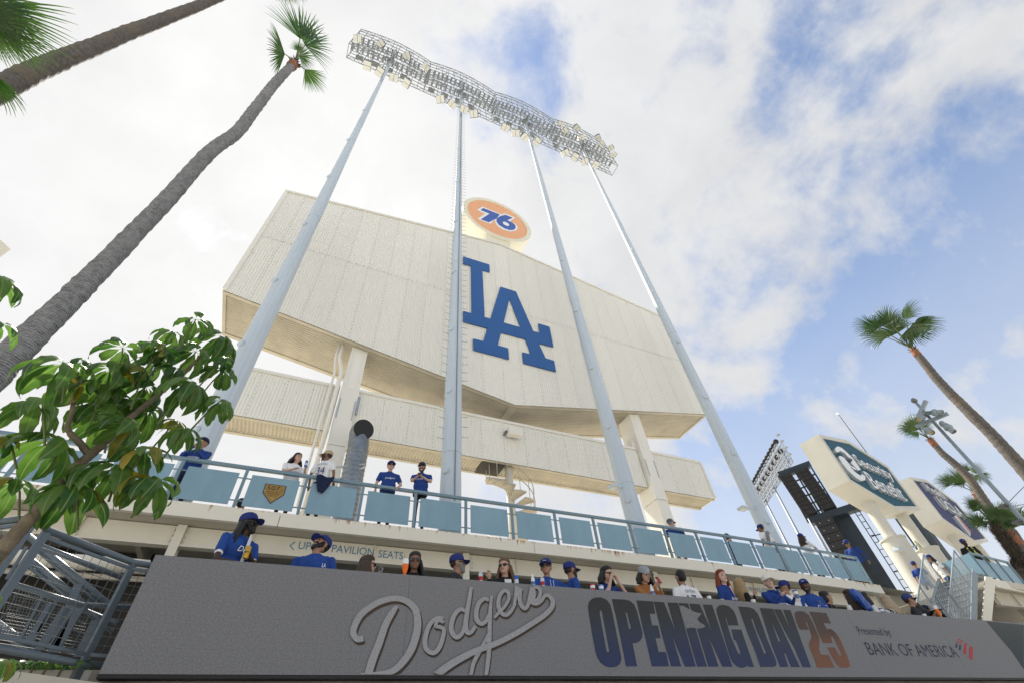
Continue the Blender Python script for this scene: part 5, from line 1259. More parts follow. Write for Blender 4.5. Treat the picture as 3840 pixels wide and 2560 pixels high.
# ================================================================ umbrella tree in the near left
HU = 3.05
ub = onH(-160, 2260, HU); base = Vector((ub.x, ub.y, 0))
um = thing('umbrella_tree', base, 'umbrella tree with drooping whorls of glossy leaves by the wire guard', 'tree')
M_UBARK = mat('umbrella_bark', (.17,.135,.09), .8, 0, .4, 14, .4, 50)
def br(name, pp, r0, r1, hs=None):
    P_ = [onH(*p, HU if hs is None else hs[i]) for i, p in enumerate(pp)]
    P_ = [Vector(q) for q in catmull([tuple(v) for v in P_], 6)]; n = len(P_)
    g = MB(); g.tube(P_, [r0+(r1-r0)*i/(n-1)+.0015*sin(i*2.1) for i in range(n)], 9); g.smooth = True; return g.build(name, M_UBARK, um)
P0 = [base, base+(ub-base)*.5, ub]
g = MB(); g.tube([base, (base+ub)/2, ub, onH(0,2070,HU)], [.05,.045,.04,.034], 10); g.smooth = True; g.build('trunk', M_UBARK, um)
br('trunk', [(0,2070),(70,1990),(143,1912),(224,1804),(337,1706),(400,1650),(470,1580),(587,1485)], .034, .016)
br('branch', [(587,1485),(660,1420),(735,1353),(760,1330)], .016, .006); br('branch', [(337,1706),(300,1660),(256,1608),(270,1540),(292,1424)], .02, .008)
HUBS = [((238,1363),140),((311,1357),70),((460,1305),95),((415,1382),110),((292,1424),130),((140,1514),130),((401,1534),145),((432,1472),85),((488,1598),120),((547,1444),120),
 ((734,1199),80),((648,1244),80),((827,1263),115),((587,1301),80),((734,1320),105),((610,1307),70),((839,1384),85),((839,1345),60),((728,1435),125),((827,1502),90),((667,1578),65),((700,1606),90),((590,1358),90),((533,1384),75),((556,1531),105),
 ((202,1656),155),((50,1807),135),((314,1757),80),((267,1830),155),((443,1754),155),((544,1687),105),((584,1802),130),((5,1640),75),((-25,1040),125),((0,1215),90),((-20,2215),85),((20,2470),85),((380,1440),90),((480,1500),80),((660,1380),80)]
# leaflet meshes (x along, y across)
def leaflet(seed, n=9):
    rg = random.Random(seed); vs = []; th = radians(rg.uniform(8, 22)); x = z = 0.0; ph = rg.uniform(0, 6); cv = rg.uniform(1.05,1.5)
    wv = rg.uniform(.9,1.1)
    for i in range(n+1):
        t = i/n
        s_ = max(0, (t-.14)/.86); w_ = (.14*wv*sin(pi*min(1, s_**.85))**.8 if s_ > 0 else 0)+.006
        if t > .97: w_ = .004
        wob = .022*sin(ph+i*2.4)*(s_ > .05)
        vs += [(x, -w_*(1+.09*sin(ph+i*2.9)), z-.35*w_+wob), (x, 0, z), (x, w_*(1+.09*sin(ph*1.3+i*2.6)), z-.35*w_-wob*.8)]
        th -= cv*radians(100)/n*(1.0 if t > .1 else .4); x += cos(th)/n; z += sin(th)/n
    fs = [f for i in range(n) for f in ((3*i, 3*i+3, 3*i+4, 3*i+1), (3*i+1, 3*i+4, 3*i+5, 3*i+2))]
    me = bpy.data.meshes.new('leaf'); me.from_pydata(vs, [], fs); me.polygons.foreach_set('use_smooth', [True]*len(fs)); me.update(); return me
LM = [leaflet(s) for s in range(14)]; LMY = [leaflet(s+50) for s in range(3)]
for m_ in LM: m_.materials.append(M_UMB)
for m_ in LMY: m_.materials.append(M_UMBY)
rg = random.Random(11); cnt = 0; rest = MB(); rest_l = []
order = sorted(range(len(HUBS)), key=lambda i: -HUBS[i][1])
for hi in order:
    (hx, hy), rp = HUBS[hi]
    hh = HU+rg.uniform(-.28,.32); hub = onH(hx, hy, hh); L0 = rp/ppm(hub)*1.34
    # stalk back to the wood
    tgt = onH(hx+(250-hx)*.25+rg.uniform(-30,30), hy+110+rg.uniform(0,60), hh+.05)
    if hi not in (33, 34, 35, 36): g = MB(); g.tube([tgt, tgt*.4+hub*.6+Vector((0,0,.03)), hub], [.006,.0045,.0035], 5); g.build('leaf_stalk', M_PET, um)
    nl = 10 if rp > 100 else 8; a0 = rg.uniform(0, 6.28); tilt = Matrix.Rotation(rg.uniform(-.3,.3), 4, 'X') @ Matrix.Rotation(rg.uniform(-.3,.3), 4, 'Y')
    for i in range(nl):
        a = a0+2*pi*i/nl+rg.uniform(-.13,.13); L_ = L0*rg.uniform(.82,1.12)
        yel = rg.random() < (.06 if hy > 1550 else .02)
        me = rg.choice(LMY if yel else LM)
        M = Matrix.Translation(hub) @ tilt @ Matrix.Rotation(a, 4, 'Z') @ Matrix.Rotation(rg.uniform(-.12,.35), 4, 'Y') @ Matrix.Rotation(rg.uniform(-.25,.25), 4, 'X') @ Matrix.Diagonal((L_, L_, L_, 1))
        if cnt < 300:
            o = bpy.data.objects.new('leaf', me); COL.objects.link(o); o.parent = um; o.matrix_local = Matrix.Translation(-base) @ M; cnt += 1
        else:
            rest.add([M @ v.co for v in me.vertices], [tuple(p.vertices) for p in me.polygons])
rest.smooth = True; rest.build('leaves', M_UMB, um, kind='stuff')
# low shrub glimpsed behind the guard foot
sh = thing('green_shrub', (-2.2, 7.0, 0), 'green shrub leaves behind the foot of the wire guard', 'shrub')
for k in range(5):
    hub = onY(*ql(170+k*130, 1400+20*(k % 2)), 7.3)
    for i in range(6):
        M = Matrix.Translation(hub) @ Matrix.Rotation(i*1.05+k, 4, 'Z') @ Matrix.Rotation(-.5, 4, 'Y') @ Matrix.Diagonal((.22,.22,.22,1))
        o = bpy.data.objects.new('leaf', LM[(i+k) % 14]); COL.objects.link(o); o.parent = sh; o.matrix_local = Matrix.Translation(-Vector((-2.2,7.0,0))) @ M
    g = MB(); g.tube([(hub.x, hub.y, 0), hub], .012, 5); g.build('stem', M_UBARK, sh)
# ================================================================ people
def cloth(name, c, rough=.85, var=.12): return mat('cloth_'+name, c, rough, 0, var*1.3, 9, .75, 15, spec=.2)
C_BLUE = cloth('royal_blue', (.020,.052,.215)); C_BLUE2 = cloth('blue', (.022,.066,.265)); C_NAVY = cloth('navy', (.014,.022,.055)); C_WHITE = cloth('white', (.74,.74,.74), var=.05)
C_BLACK = cloth('black', (.016,.016,.018)); C_GREY = cloth('grey', (.22,.22,.23)); C_TAN = cloth('tan', (.36,.155,.055)); C_DENIM = cloth('denim', (.05,.08,.15)); C_CHAR = cloth('charcoal', (.035,.037,.04))
CAPB = mat('cap_blue', (.014,.026,.15), .8, 0, .08, 20); CAPN = mat('cap_navy', (.012,.016,.04), .8, 0, .08, 20); CAPW = mat('cap_cream', (.70,.68,.60), .8, 0, .06, 20); CAPT = mat('cap_tan', (.42,.33,.22), .8, 0, .08, 20); CAPG = mat('cap_grey_sparkle', (.30,.32,.35), .6, .2, .5, 90); CAPK = mat('cap_grey', (.10,.10,.105), .8, 0, .08, 20)
SK = {k: mat('skin_'+k, c, .5, 0, .08, 14, spec=.35) for k, c in dict(dark=(.052,.028,.018), brown=(.20,.105,.065), tan=(.34,.19,.125), light=(.50,.31,.23), pale=(.56,.38,.30)).items()}
HR = {k: mat('hair_'+k, c, .45, 0, .35, 30, .5, 60, spec=.4, stretch=(6,6,.8)) for k, c in dict(black=(.010,.009,.009), brown=(.055,.030,.016), dark=(.028,.016,.011), red=(.20,.038,.010), blonde=(.34,.225,.105), ash=(.40,.31,.21), grey=(.22,.21,.20), balay=(.13,.065,.03)).items()}
M_GLASS = mat('sunglass_black', (.008,.008,.009), .15, 0, .05, 5, spec=.6); M_LIP = mat('lip', (.30,.10,.09), .45); M_EYE = mat('eye_dark', (.02,.015,.012), .3)
def capsule_mesh(mb, p, q, r0, r1, n=10):
    p = Vector(p); q = Vector(q); d = q-p
    if d.length < 1e-5: d = Vector((0,0,1e-4))
    dn = d.normalized(); pr = []
    for a in (-80,-50,-20): pr.append((r0*cos(radians(a)), r0*sin(radians(a))))
    for a in (20,50,80): pr.append((r1*cos(radians(a)), d.length+r1*sin(radians(a))))
    mb.lathe(p, pr, n, dn)
def ell_mesh(mb, c, r, M=None, n=14, m=10):
    b = MB(); b.sphere((0,0,0), 1, n, m)
    R_ = M.to_3x3() if M else Matrix.Identity(3)
    bm_v = [Vector(c)+R_ @ Vector((v[0]*r[0], v[1]*r[1], v[2]*r[2])) for v in b.v]
    mb.add(bm_v, b.f)
def remesh(prims, voxel, mats_of, name, parent, smooth_it=3):
    """fuse tagged capsules and ellipsoids into one skin, then colour faces by the nearest piece"""
    g = MB()
    for pr in prims:
        if pr[0] == 'c': capsule_mesh(g, *pr[1:5])
        else: ell_mesh(g, pr[1], pr[2], pr[3])
    me = bpy.data.meshes.new('tmp'); me.from_pydata(g.v, [], g.f); me.update()
    bm = bmesh.new(); bm.from_mesh(me); bmesh.ops.remove_doubles(bm, verts=bm.verts, dist=1e-5); bmesh.ops.recalc_face_normals(bm, faces=bm.faces); bm.to_mesh(me); bm.free()
    ob = bpy.data.objects.new('tmp', me); COL.objects.link(ob)
    m_ = ob.modifiers.new('r', 'REMESH'); m_.mode = 'VOXEL'; m_.voxel_size = voxel; m_.use_smooth_shade = True
    if smooth_it: s_ = ob.modifiers.new('s', 'SMOOTH'); s_.factor = .5; s_.iterations = smooth_it
    dg = bpy.context.evaluated_depsgraph_get(); new = bpy.data.meshes.new_from_object(ob.evaluated_get(dg)); new.name = name
    bpy.data.objects.remove(ob); bpy.data.meshes.remove(me)
    n = len(new.polygons)
    if n and len(mats_of) > 1:
        cen = np.empty(n*3); new.polygons.foreach_get('center', cen); cen = cen.reshape(-1, 3)
        best = np.full(n, 1e9); idx = np.zeros(n, int)
        for pr in prims:
            tg = pr[-1]
            if pr[0] == 'c':
                p = np.array(pr[1]); q = np.array(pr[2]); d = q-p; L2 = max(1e-9, d@d); t = np.clip((cen-p)@d/L2, 0, 1)
                ds = np.linalg.norm(cen-(p+t[:, None]*d), axis=1)-(pr[3]+(pr[4]-pr[3])*t)
            else:
                R_ = np.array(pr[3].to_3x3()) if pr[3] else np.eye(3); lo = (cen-np.array(pr[1]))@R_; r = np.array(pr[2]); ds = (np.linalg.norm(lo/r, axis=1)-1)*r.min()
            w_ = ds < best; best[w_] = ds[w_]; idx[w_] = tg
        new.polygons.foreach_set('material_index', idx)
    new.materials.clear()
    for m in mats_of: new.materials.append(m)
    if n and len(mats_of) > 1: new.polygons.foreach_set('material_index', idx)
    if n: new.polygons.foreach_set('use_smooth', [True]*n)
    new.update()
    o = bpy.data.objects.new(name, new); COL.objects.link(o)
    if parent: o.parent = parent
    return o
def person(top, Y, floor, face, label, skin='tan', shirt=C_BLUE, pants=C_DENIM, hair=None, hairc='black', cap=None, glasses=False, beard=None, head=(0, 0), w=1.0, d=1.0, belly=0.0, long=False, armL=None, armR=None, voxel=.0125, lean=0.0, group=None, trim=None, brim=None, capback=False, bend=0.0, stride=0.0):
    """top: photo pixel of the crown/cap top. face: body turn, + toward picture right. head: extra (yaw, pitch)."""
    T = onY(*top, Y); H = T.z-floor; capx = .018 if cap else 0.0
    R_ = Matrix.Rotation(radians(face), 4, 'Z'); off = R_ @ Vector((0, -lean, 0))
    root = Vector((T.x-off.x, Y-off.y, floor))
    p_ = thing('person', root, label, 'person', group); p_.rotation_euler = (0, 0, radians(face))
    HS = 1.17; zh = H-.535-.265*HS-capx*HS; s = 1.0; w *= 1.14; d *= 1.08
    V = Vector; sh = V((0, -lean, zh+.47)); hipv = V((0, 0, zh))
    tor = lambda x, y, z: V((x, y-lean*max(0, min(1.15, z/.47)), zh+z))
    SHIRT, SKIN, PANTS, HAIR, SHOE, TRIM = range(6)
    pr = []
    e = lambda c, r, t, M=None: pr.append(('e', c, r, M, t))
    c_ = lambda a, b, r0, r1, t: pr.append(('c', V(a), V(b), r0, r1, t))
    e(tor(0, 0, .34), (.178*w, .118*d, .20), SHIRT); e(tor(0, -.012-belly*.5, .13), (.165*w, .112*d+belly, .20), SHIRT); e(tor(0, .0, -.03), (.172*w, .122*d+belly*.6, .13), SHIRT)
    c_(tor(-.125*w, .012, .455), tor(.125*w, .012, .455), .062, .062, SHIRT); c_(tor(-.06, .02, .50), tor(.06, .02, .50), .05, .05, SHIRT)
    nt = tor(0, -.005, .545); c_(tor(0, .015, .45), nt+V((0, 0, .03)), .066, .058, SKIN)
    e(tor(0, .0, -.12), (.165*w, .12*d, .09), PANTS)
    # legs
    lg = max(.2, zh-.08)
    for sx in (-1, 1):
        hp = V((sx*.09, 0, zh-.08)); kn = V((sx*.10, -.02-stride*sx*.5, .08+lg*.5)); an = V((sx*.105, .02-stride*sx, .09))
        c_(hp, kn, .085, .06, PANTS); c_(kn, an, .062, .045, PANTS); c_(an+V((0,.03,-.05)), an+V((0,-.13,-.055)), .04, .034, SHOE)
    # arms
    hands = {}
    for sx, arm in ((-1, armR), (1, armL)):
        S_ = tor(sx*.185*w, .012, .44)
        if arm is None: E_, W_ = tor(sx*(.25*w), .03, .17), tor(sx*.26*w, -.05, -.06)
        elif arm == 'ledge': E_, W_ = V((sx*.27*w, -.14-lean*.8, ZLT-floor+.045)), V((sx*.10, -.27-lean*.6, ZLT-floor+.04))
        else: E_, W_ = V(arm[0])+V((0, 0, zh)), V(arm[1])+V((0, 0, zh))
        m_ = S_.lerp(E_, .62)
        c_(S_, E_, .05, .041, SKIN if not long else SHIRT); c_(S_, m_, .064, .068, SHIRT)
        if trim and not long: c_(m_, S_.lerp(E_, .68), .058, .058, TRIM)
        c_(E_, W_, .041, .029, SKIN if not long else SHIRT)
        f = (W_-E_).normalized(); sd = f.cross(V((0, 0, 1))); sd = sd.normalized() if sd.length > .1 else V((1, 0, 0)); nn = sd.cross(f)
        pc = W_+f*.05; c_(W_, pc+f*.02, .026, .034, SKIN); c_(pc-sd*.018, pc+sd*.018+f*.02, .024, .024, SKIN)
        for k, ln in enumerate((.062, .072, .068, .054)):
            b0 = W_+f*.085+sd*(.027-.018*k); b1 = b0+f*ln*.55-nn*.006; b2 = b1+f*ln*.35-nn*ln*.55
            c_(b0, b1, .0095, .009, SKIN); c_(b1, b2, .009, .008, SKIN)
        t0 = W_+f*.03+sd*.03*(-sx); c_(t0, t0+f*.045-nn*.025+sd*.022*(-sx), .0115, .0095, SKIN)
        hands['L' if sx > 0 else 'R'] = W_+f*.11-nn*.03
    # head
    HM = Matrix.Translation(nt) @ Matrix.Rotation(radians(head[0]), 4, 'Z') @ Matrix.Rotation(radians(head[1]), 4, 'X'); HM = HM @ Matrix.Diagonal((HS, HS, HS, 1)); h = lambda x, y, z: HM @ V((x, y, z)); HR3 = HM.to_3x3().to_4x4()
    e(h(0, -.005, .145), (.077, .097, .108), SKIN, HR3); e(h(0, -.045, .075), (.058, .056, .06), SKIN, HR3); c_(h(0, -.012, .02), h(0, -.03, .07), .052, .05, SKIN)
    c_(h(0, -.098, .14), h(0, -.118, .108), .009, .0155, SKIN); e(h(0, -.088, .07), (.026, .02, .012), SKIN, HR3); e(h(0, -.085, .038), (.024, .02, .018), SKIN, HR3); c_(h(-.04, -.085, .158), h(.04, -.085, .158), .012, .012, SKIN)
    for sx in (-1, 1): e(h(sx*.078, .008, .125), (.014, .024, .034), SKIN, HR3)
    if beard:
        e(h(0, -.056, .058), (.062, .056, .056), HAIR, HR3); c_(h(-.03, -.098, .087), h(.03, -.098, .087), .011, .011, HAIR); e(h(0, -.083, .028), (.036, .03, .03), HAIR, HR3)
        for sx in (-1, 1): c_(h(sx*.071, -.015, .12), h(sx*.06, -.055, .06), .016, .02, HAIR)
    body = remesh(pr, voxel, [shirt, SK[skin], pants, HR[beard or 'dark'], C_BLACK, trim or C_WHITE], 'body', p_)
    # face pieces
    g = MB()
    if glasses:
        for sx in (-1, 1): ell_mesh(g, h(sx*.034, -.098, .132), (.031, .012, .023), HR3, 10, 6)
        g.bar(h(-.012, -.108, .14), h(.012, -.108, .14), .008, .01)
        for sx in (-1, 1): g.bar(h(sx*.062, -.09, .138), h(sx*.083, .0, .135), .006, .016)
        g.build('sunglasses', M_GLASS, None).parent = p_
    else:
        for sx in (-1, 1): ell_mesh(g, h(sx*.033, -.09, .135), (.014, .009, .0075), HR3, 8, 5)
        g.build('eyes', M_EYE, None, kind='stuff').parent = p_
        g = MB()
        for sx in (-1, 1): g.bar(h(sx*.018, -.099, .158), h(sx*.052, -.088, .16), .008, .01)
        g.build('eyebrows', HR[hairc], None, kind='stuff').parent = p_
    g = MB(); ell_mesh(g, h(0, -.102, .0755), (.024, .008, .008), HR3, 8, 5); g.build('lips', M_LIP if not beard else SK[skin], None).parent = p_
    # hair
    hp = []; he = lambda c, r: hp.append(('e', c, r, HR3, 0)); hc = lambda a, b, r0, r1: hp.append(('c', a, b, r0, r1, 0))
    if hair == 'short':
        he(h(0, .016, .162), (.083, .098, .098)); he(h(0, .03, .12), (.078, .085, .075))
    elif hair == 'crop': he(h(0, .03, .13), (.079, .078, .06))
    elif hair in ('long', 'longside', 'bob', 'dreads', 'bun'):
        he(h(0, .018, .165), (.088, .100, .098)); he(h(0, .04, .10), (.085, .08, .09))
        if hair == 'bun': he(h(0, .075, .20), (.045, .045, .04))
        elif hair == 'dreads':
            rg = random.Random(5)
            for i in range(22):
                a = -.4+i/21*(pi+.8); x_, y_ = .082*cos(a), .02+.075*sin(a); b = h(x_, y_, .12); l = rg.uniform(.22,.34); m1 = b+V((x_*.5, .03*sin(a), -l*.5)); hc(b, m1, .014, .013); hc(m1, m1+V((x_*.25, -.01, -l*.5)), .013, .009)
        else:
            L_ = .34 if hair != 'bob' else .17
            for i in range(13):
                a = -.35+i/12*(pi+.7); x_, y_ = .086*cos(a), .022+.072*sin(a); b = h(x_, y_, .13); m1 = b+V((x_*.55, .012+.03*sin(a), -L_*.5)); q = m1+V((x_*.45, -.012, -L_*.5)); hc(b, m1, .030, .034); hc(m1, q, .034, .018)
            he(h(0, -.004, .205), (.086, .088, .06))
    if hp: remesh(hp, .012, [HR[hairc]], 'hair', p_, 1)
    # cap
    if cap == 'bucket' or cap:
        cm = brim or CAPB; CM = HM @ Matrix.Rotation(radians(-4), 4, 'X')
        if capback: CM = CM @ Matrix.Rotation(pi, 4, 'Z')
        k = lambda x, y, z: CM @ V((x, y, z)); g = MB(); n = 18; rings = []
        for t, zz in ((1.0, .155), (1.03, .185), (1.0, .215), (.86, .243), (.58, .262), (.25, .27), (.02, .271)):
            rings.append([k(.089*t*cos(2*pi*j/n), .0+.106*t*sin(2*pi*j/n), zz) for j in range(n)])
        for a, b in zip(rings, rings[1:]):
            g.add(a+b, [(j, (j+1) % n, n+(j+1) % n, n+j) for j in range(n)])
        g.smooth = True; g.build('cap', cm, None).parent = p_
        g = MB(); vs = []
        if cap == 'bucket':
            for j in range(n): a = 2*pi*j/n; vs += [k(.088*cos(a), .105*sin(a), .165), k(.155*cos(a), .175*sin(a), .135)]
            g.add(vs, [(2*j, 2*((j+1) % n), 2*((j+1) % n)+1, 2*j+1) for j in range(n)])
        else:
            for j in range(9):
                a = pi*1.08+pi*.84*j/8; u = (j-4)/4; vs += [k(.089*cos(a), .106*sin(a), .162), k(.094*u*.96, -.118-.075*sqrt(max(0, 1-u*u*.93)), .157-.016*u*u)]
            g.add(vs, [(2*j, 2*j+2, 2*j+3, 2*j+1) for j in range(8)]); lo = [v-CM.to_3x3() @ V((0,0,.007)) for v in vs]; g.add(lo, [(2*j, 2*j+1, 2*j+3, 2*j+2) for j in range(8)]); g.add([x for j in range(9) for x in (vs[2*j+1], lo[2*j+1])], [(2*j, 2*j+2, 2*j+3, 2*j+1) for j in range(8)])
        g.build('cap_brim', cm, None).parent = p_
        if cap == 'LA':
            g = MB(); text_on(g, 'LA', k(-.022, -.112, .19), CM.to_3x3() @ V((1,0,0)), (CM.to_3x3() @ V((0,.35,1))).normalized(), .044, .036, .0); g.build('cap_emblem', M_WHITE, None).parent = p_
    p_['_h'] = 1
    del p_['_h']
    world = lambda v: root+R_ @ Vector(v)
    return p_, {k: world(v) for k, v in hands.items()}, (zh, w, d, belly, lean, tor, root, R_, h)
def shirt_text(pp, txt, z, width, height, m=M_WHITE, back=False, shear=0.0, rise=0.0, x0=0.0, name='lettering'):
    p_, _, (zh, w, d, belly, lean, tor, root, R_, h) = pp
    vs, fs = text_mesh(txt, 1.0, 0, 1.0, shear); a0 = min(v.x for v in vs); a1 = max(v.x for v in vs); sx = width/(a1-a0); sy = height/.69
    out_ = []
    for v in vs:
        u = (v.x-(a0+a1)/2)*sx; zz = z+v.y*sy+rise*u; X = u+x0; a = .178*w; b = .118*d+.004
        k_ = max(0, 1-((zz-.30)/.30)**2)
        yy = (b+belly*max(0, min(1, (.35-zz)/.2)))*sqrt(max(.05, 1-(X/(a*1.12))**2))+.014
        q = tor(X if not back else -X, (yy if back else -yy), zz); out_.append(q)
    g = MB(); g.add(out_, fs); g.build(name, m, None).parent = p_
GL = 'people standing along the drink ledge'; GU = 'people along the upper deck rail'
def U(x, y): return (x, y)
# ---- terrace, from the screen's left end
pe1 = person((943,1922), 7.42, ZF, 38, 'man with dreadlocks in blue jersey, cap and sunglasses holding gold can', 'dark', C_BLUE2, C_CHAR, 'dreads', 'black', 'plain', True, 'black', (35, -2), 1.12, 1.1, armR='ledge', armL=((.24,-.16,.2),(.02,-.34,.22)), lean=.10, trim=C_WHITE, group=GL, voxel=.0105)
shirt_text(pe1, 'Do', .27, .13, .07, shear=.25, x0=-.02)
g = MB(); tz = pe1[2]; g.add([tz[5](-.005, -.152, .50), tz[5](.055, -.14, .47), tz[5](.075, -.162, .1), tz[5](.02, -.168, .1)], [(0,3,2,1)]); g.build('undershirt', C_WHITE, None).parent = pe1[0]
pe2 = person((1203,1994), 7.5, ZF, -12, 'bearded man in blue jersey tilting his capped head back', 'tan', C_BLUE2, C_CHAR, 'crop', 'black', 'LA', False, 'black', (-42, -26), 1.15, 1.15, belly=.02, group=GL, voxel=.0105)
shirt_text(pe2, 'Dodgers', .22, .27, .05, shear=.3, rise=.12); shirt_text(pe2, 'LA', .30, .05, .06, x0=.17)
pe3 = person((1382,2080), 7.6, ZF, 150, 'woman with straight brown hair seen from behind in blue patterned top', 'light', C_BLUE, C_DENIM, 'long', 'brown', None, True, None, (-55, 0), .9, .9, group=GL)
pe4 = person((1557,2070), 7.55, ZF, -6, 'woman with long black hair and sunglasses behind the orange drink', 'brown', C_BLACK, C_BLACK, 'longside', 'black', None, True, None, (-4, 8), .92, .95, long=True, armL='ledge', armR='ledge', group=GL)
pe5 = person((1715,2074), 7.55, ZF, 55, 'man in charcoal jacket and blue cap with grey goatee in profile', 'tan', C_CHAR, C_CHAR, 'crop', 'dark', 'plain', True, 'grey', (18, 0), 1.0, 1.0, long=True, group=GL)
pe6 = person((1890,2092), 7.55, ZF, -8, 'woman with wavy brown hair and sunglasses raising one hand', 'light', C_BLACK, C_DENIM, 'long', 'balay', None, True, None, (-34, 0), .95, .95, long=True, armR=((-.30,-.10,.24),(-.34,-.22,.42)), armL='ledge', group=GL)
g = MB(); t5 = pe6[2][5]; g.add([t5(-.05,-.128,.46), t5(.07,-.126,.46), t5(.06,-.142,.16), t5(-.04,-.142,.16)], [(0,3,2,1)]); g.build('white_shirt', C_WHITE, None).parent = pe6[0]
pe7 = person((2043,2091), 7.55, ZF, 0, 'heavy man in blue jersey with white piping, cap and sunglasses', 'tan', C_BLUE2, C_CHAR, 'crop', 'grey', 'LA', True, None, (-36, 0), 1.2, 1.2, belly=.04, armL='ledge', armR='ledge', group=GL)
g = MB(); t5 = pe7[2][5]
for x in (-.022, .022): g.bar(t5(x*1.4,-.150,.44), t5(x,-.172,.05), .007, .004)
g.build('piping', C_WHITE, None, kind='stuff').parent = pe7[0]
pe8 = person((2131,2103), 7.62, ZF, 78, 'man in blue tee and cap in profile beside the heavy man', 'tan', C_BLUE2, C_CHAR, 'crop', 'dark', 'plain', True, 'black', (18, 4), 1.15, 1.15, belly=.03, group=GL)
pe9 = person((2262,2122), 7.55, ZF, 8, 'woman with black hair lifting both hands to her mouth', 'light', C_BLUE, C_DENIM, 'bob', 'black', None, True, None, (12, 12), .9, .9, armR=((-.24,-.22,.28),(-.06,-.20,.56)), armL=((.25,-.22,.28),(.09,-.20,.55)), group=GL)
pe10 = person((2399,2122), 7.55, ZF, 4, 'woman in tan jacket and sparkly grey cap looking at a red phone', 'light', C_TAN, C_DENIM, 'bob', 'black', 'LA', False, None, (0, 22), .95, .98, long=True, armR=((-.24,-.18,.25),(-.05,-.30,.40)), armL=((.24,-.18,.25),(.06,-.30,.40)), group=GL, brim=CAPG)
pe11 = person((2544,2135), 7.6, ZF, 176, 'man with short black hair seen from behind in white OHTANI jersey', 'tan', C_WHITE, C_DENIM, 'short', 'black', None, False, None, (-4, 0), 1.15, 1.1, group=GL)
shirt_text(pe11, 'OHTANI', .36, .24, .06, CAPN, back=True); shirt_text(pe11, '17', .12, .22, .2, CAPB, back=True, name='number')
pe12 = person((2694,2135), 7.55, ZF, 12, 'red haired woman in blue jersey looking towards the camera', 'pale', C_BLUE, C_DENIM, 'longside', 'red', None, False, None, (-24, 2), .95, .98, trim=C_WHITE, group=GL)
g = MB(); t5 = pe12[2][5]; g.add([t5(-.045,-.120,.49), t5(.045,-.120,.49), t5(.0,-.150,.26)], [(0,2,1)]); g.build('open_neck', SK['pale'], None).parent = pe12[0]; shirt_text(pe12, 'Dodgers', .22, .24, .05, shear=.3, rise=.12)
pe13 = person((2763,2166), 7.65, ZF, 62, 'woman with long blonde hair touching her mouth', 'light', C_BLACK, C_DENIM, 'long', 'blonde', None, False, None, (20, 0), .9, .9, long=True, armL=((.24,-.2,.26),(.08,-.26,.50)), group=GL)
pe14 = person((2866,2153), 7.55, ZF, -6, 'man in blue hooded sweatshirt and cream cap holding a cup', 'pale', C_BLUE, C_DENIM, 'crop', 'grey', 'plain', False, None, (-24, 0), 1.15, 1.15, belly=.03, long=True, armL=((.26,-.16,.22),(.20,-.34,.30)), armR=((-.26,-.16,.22),(-.16,-.34,.32)), group=GL, brim=CAPW)
shirt_text(pe14, 'DODGERS', .17, .24, .06)
g = MB(); t5 = pe14[2][5]; g.tube([t5(-.10,-.02,.50), t5(-.07,-.09,.49), t5(0,-.13,.46), t5(.07,-.09,.49), t5(.10,-.02,.50), t5(.06,.09,.50), t5(-.06,.09,.50), t5(-.10,-.02,.50)], .034, 8); g.smooth = True; g.build('hood', C_BLUE, None).parent = pe14[0]
pe15 = person((2930,2173), 7.7, ZF, 165, 'man in white FREEMAN jersey and blue cap seen from behind', 'tan', C_WHITE, C_DENIM, 'crop', 'dark', 'plain', False, None, (70, 0), 1.05, 1.05, group=GL)
shirt_text(pe15, 'FREEMAN', .36, .27, .055, CAPT, back=True)
pe16 = person((3005,2168), 7.55, ZF, -8, 'large bearded man in blue jersey and cap with a lanyard', 'brown', C_BLUE2, C_DENIM, 'crop', 'black', 'LA', False, 'black', (-48, 0), 1.3, 1.3, belly=.06, group=GL)
shirt_text(pe16, 'Dodgers', .2, .28, .055, shear=.3, rise=.1)
g = MB(); t5 = pe16[2][5]; g.bar(t5(-.08,-.10,.50), t5(-.02,-.21,.22), .012, .003); g.bar(t5(.08,-.10,.50), t5(-.02,-.21,.22), .012, .003); g.build('lanyard', C_GREY, None, kind='stuff').parent = pe16[0]
pe17 = person((3080,2213), 7.6, ZF, 52, 'woman with black hair tied in a bun beside the large bearded man', 'tan', C_BLACK, C_BLACK, 'bun', 'black', None, False, None, (15, 8), .9, .9, group=GL)
pe18 = person((3172,2208), 7.65, ZF, 165, 'woman with long dark red brown hair from behind in white top', 'light', C_WHITE, C_DENIM, 'long', 'dark', None, False, None, (10, 0), .9, .9, group=GL)
pe19 = person((3235,2218), 7.6, ZF, 48, 'woman with curly black hair looking up past the shiny blue jacket', 'tan', C_WHITE, C_DENIM, 'bob', 'black', None, False, None, (18, -10), .9, .9, group=GL)
pe20 = person((3310,2229), 7.65, ZF, 170, 'woman with ash blonde hair seen from behind', 'light', C_BLACK, C_DENIM, 'long', 'ash', None, False, None, (0, 0), .9, .9, group=GL)
pe21 = person((3390,2223), 7.55, ZF, 30, 'man in grey and blue cap with sunglasses holding an orange drink', 'tan', C_CHAR, C_CHAR, 'crop', 'dark', 'LA', True, None, (20, 4), 1.05, 1.05, armL=((.26,-.18,.22),(.16,-.32,.30)), group=GL, brim=mat('cap_blue_grey', (.03,.045,.16), .8))
pe22 = person((3428,2258), 7.8, ZF, 120, 'dark curly haired person turned away behind the orange drink', 'brown', C_BLACK, C_BLACK, 'bob', 'black', None, False, None, (0, 0), .95, .95, group=GL)
pe23 = person((3455,2266), 7.75, ZF, 60, 'person in navy cap bent low by the mesh stair', 'brown', C_NAVY, C_BLACK, 'crop', 'black', 'plain', True, None, (0, 8), .95, .95, group=GL, brim=CAPN)
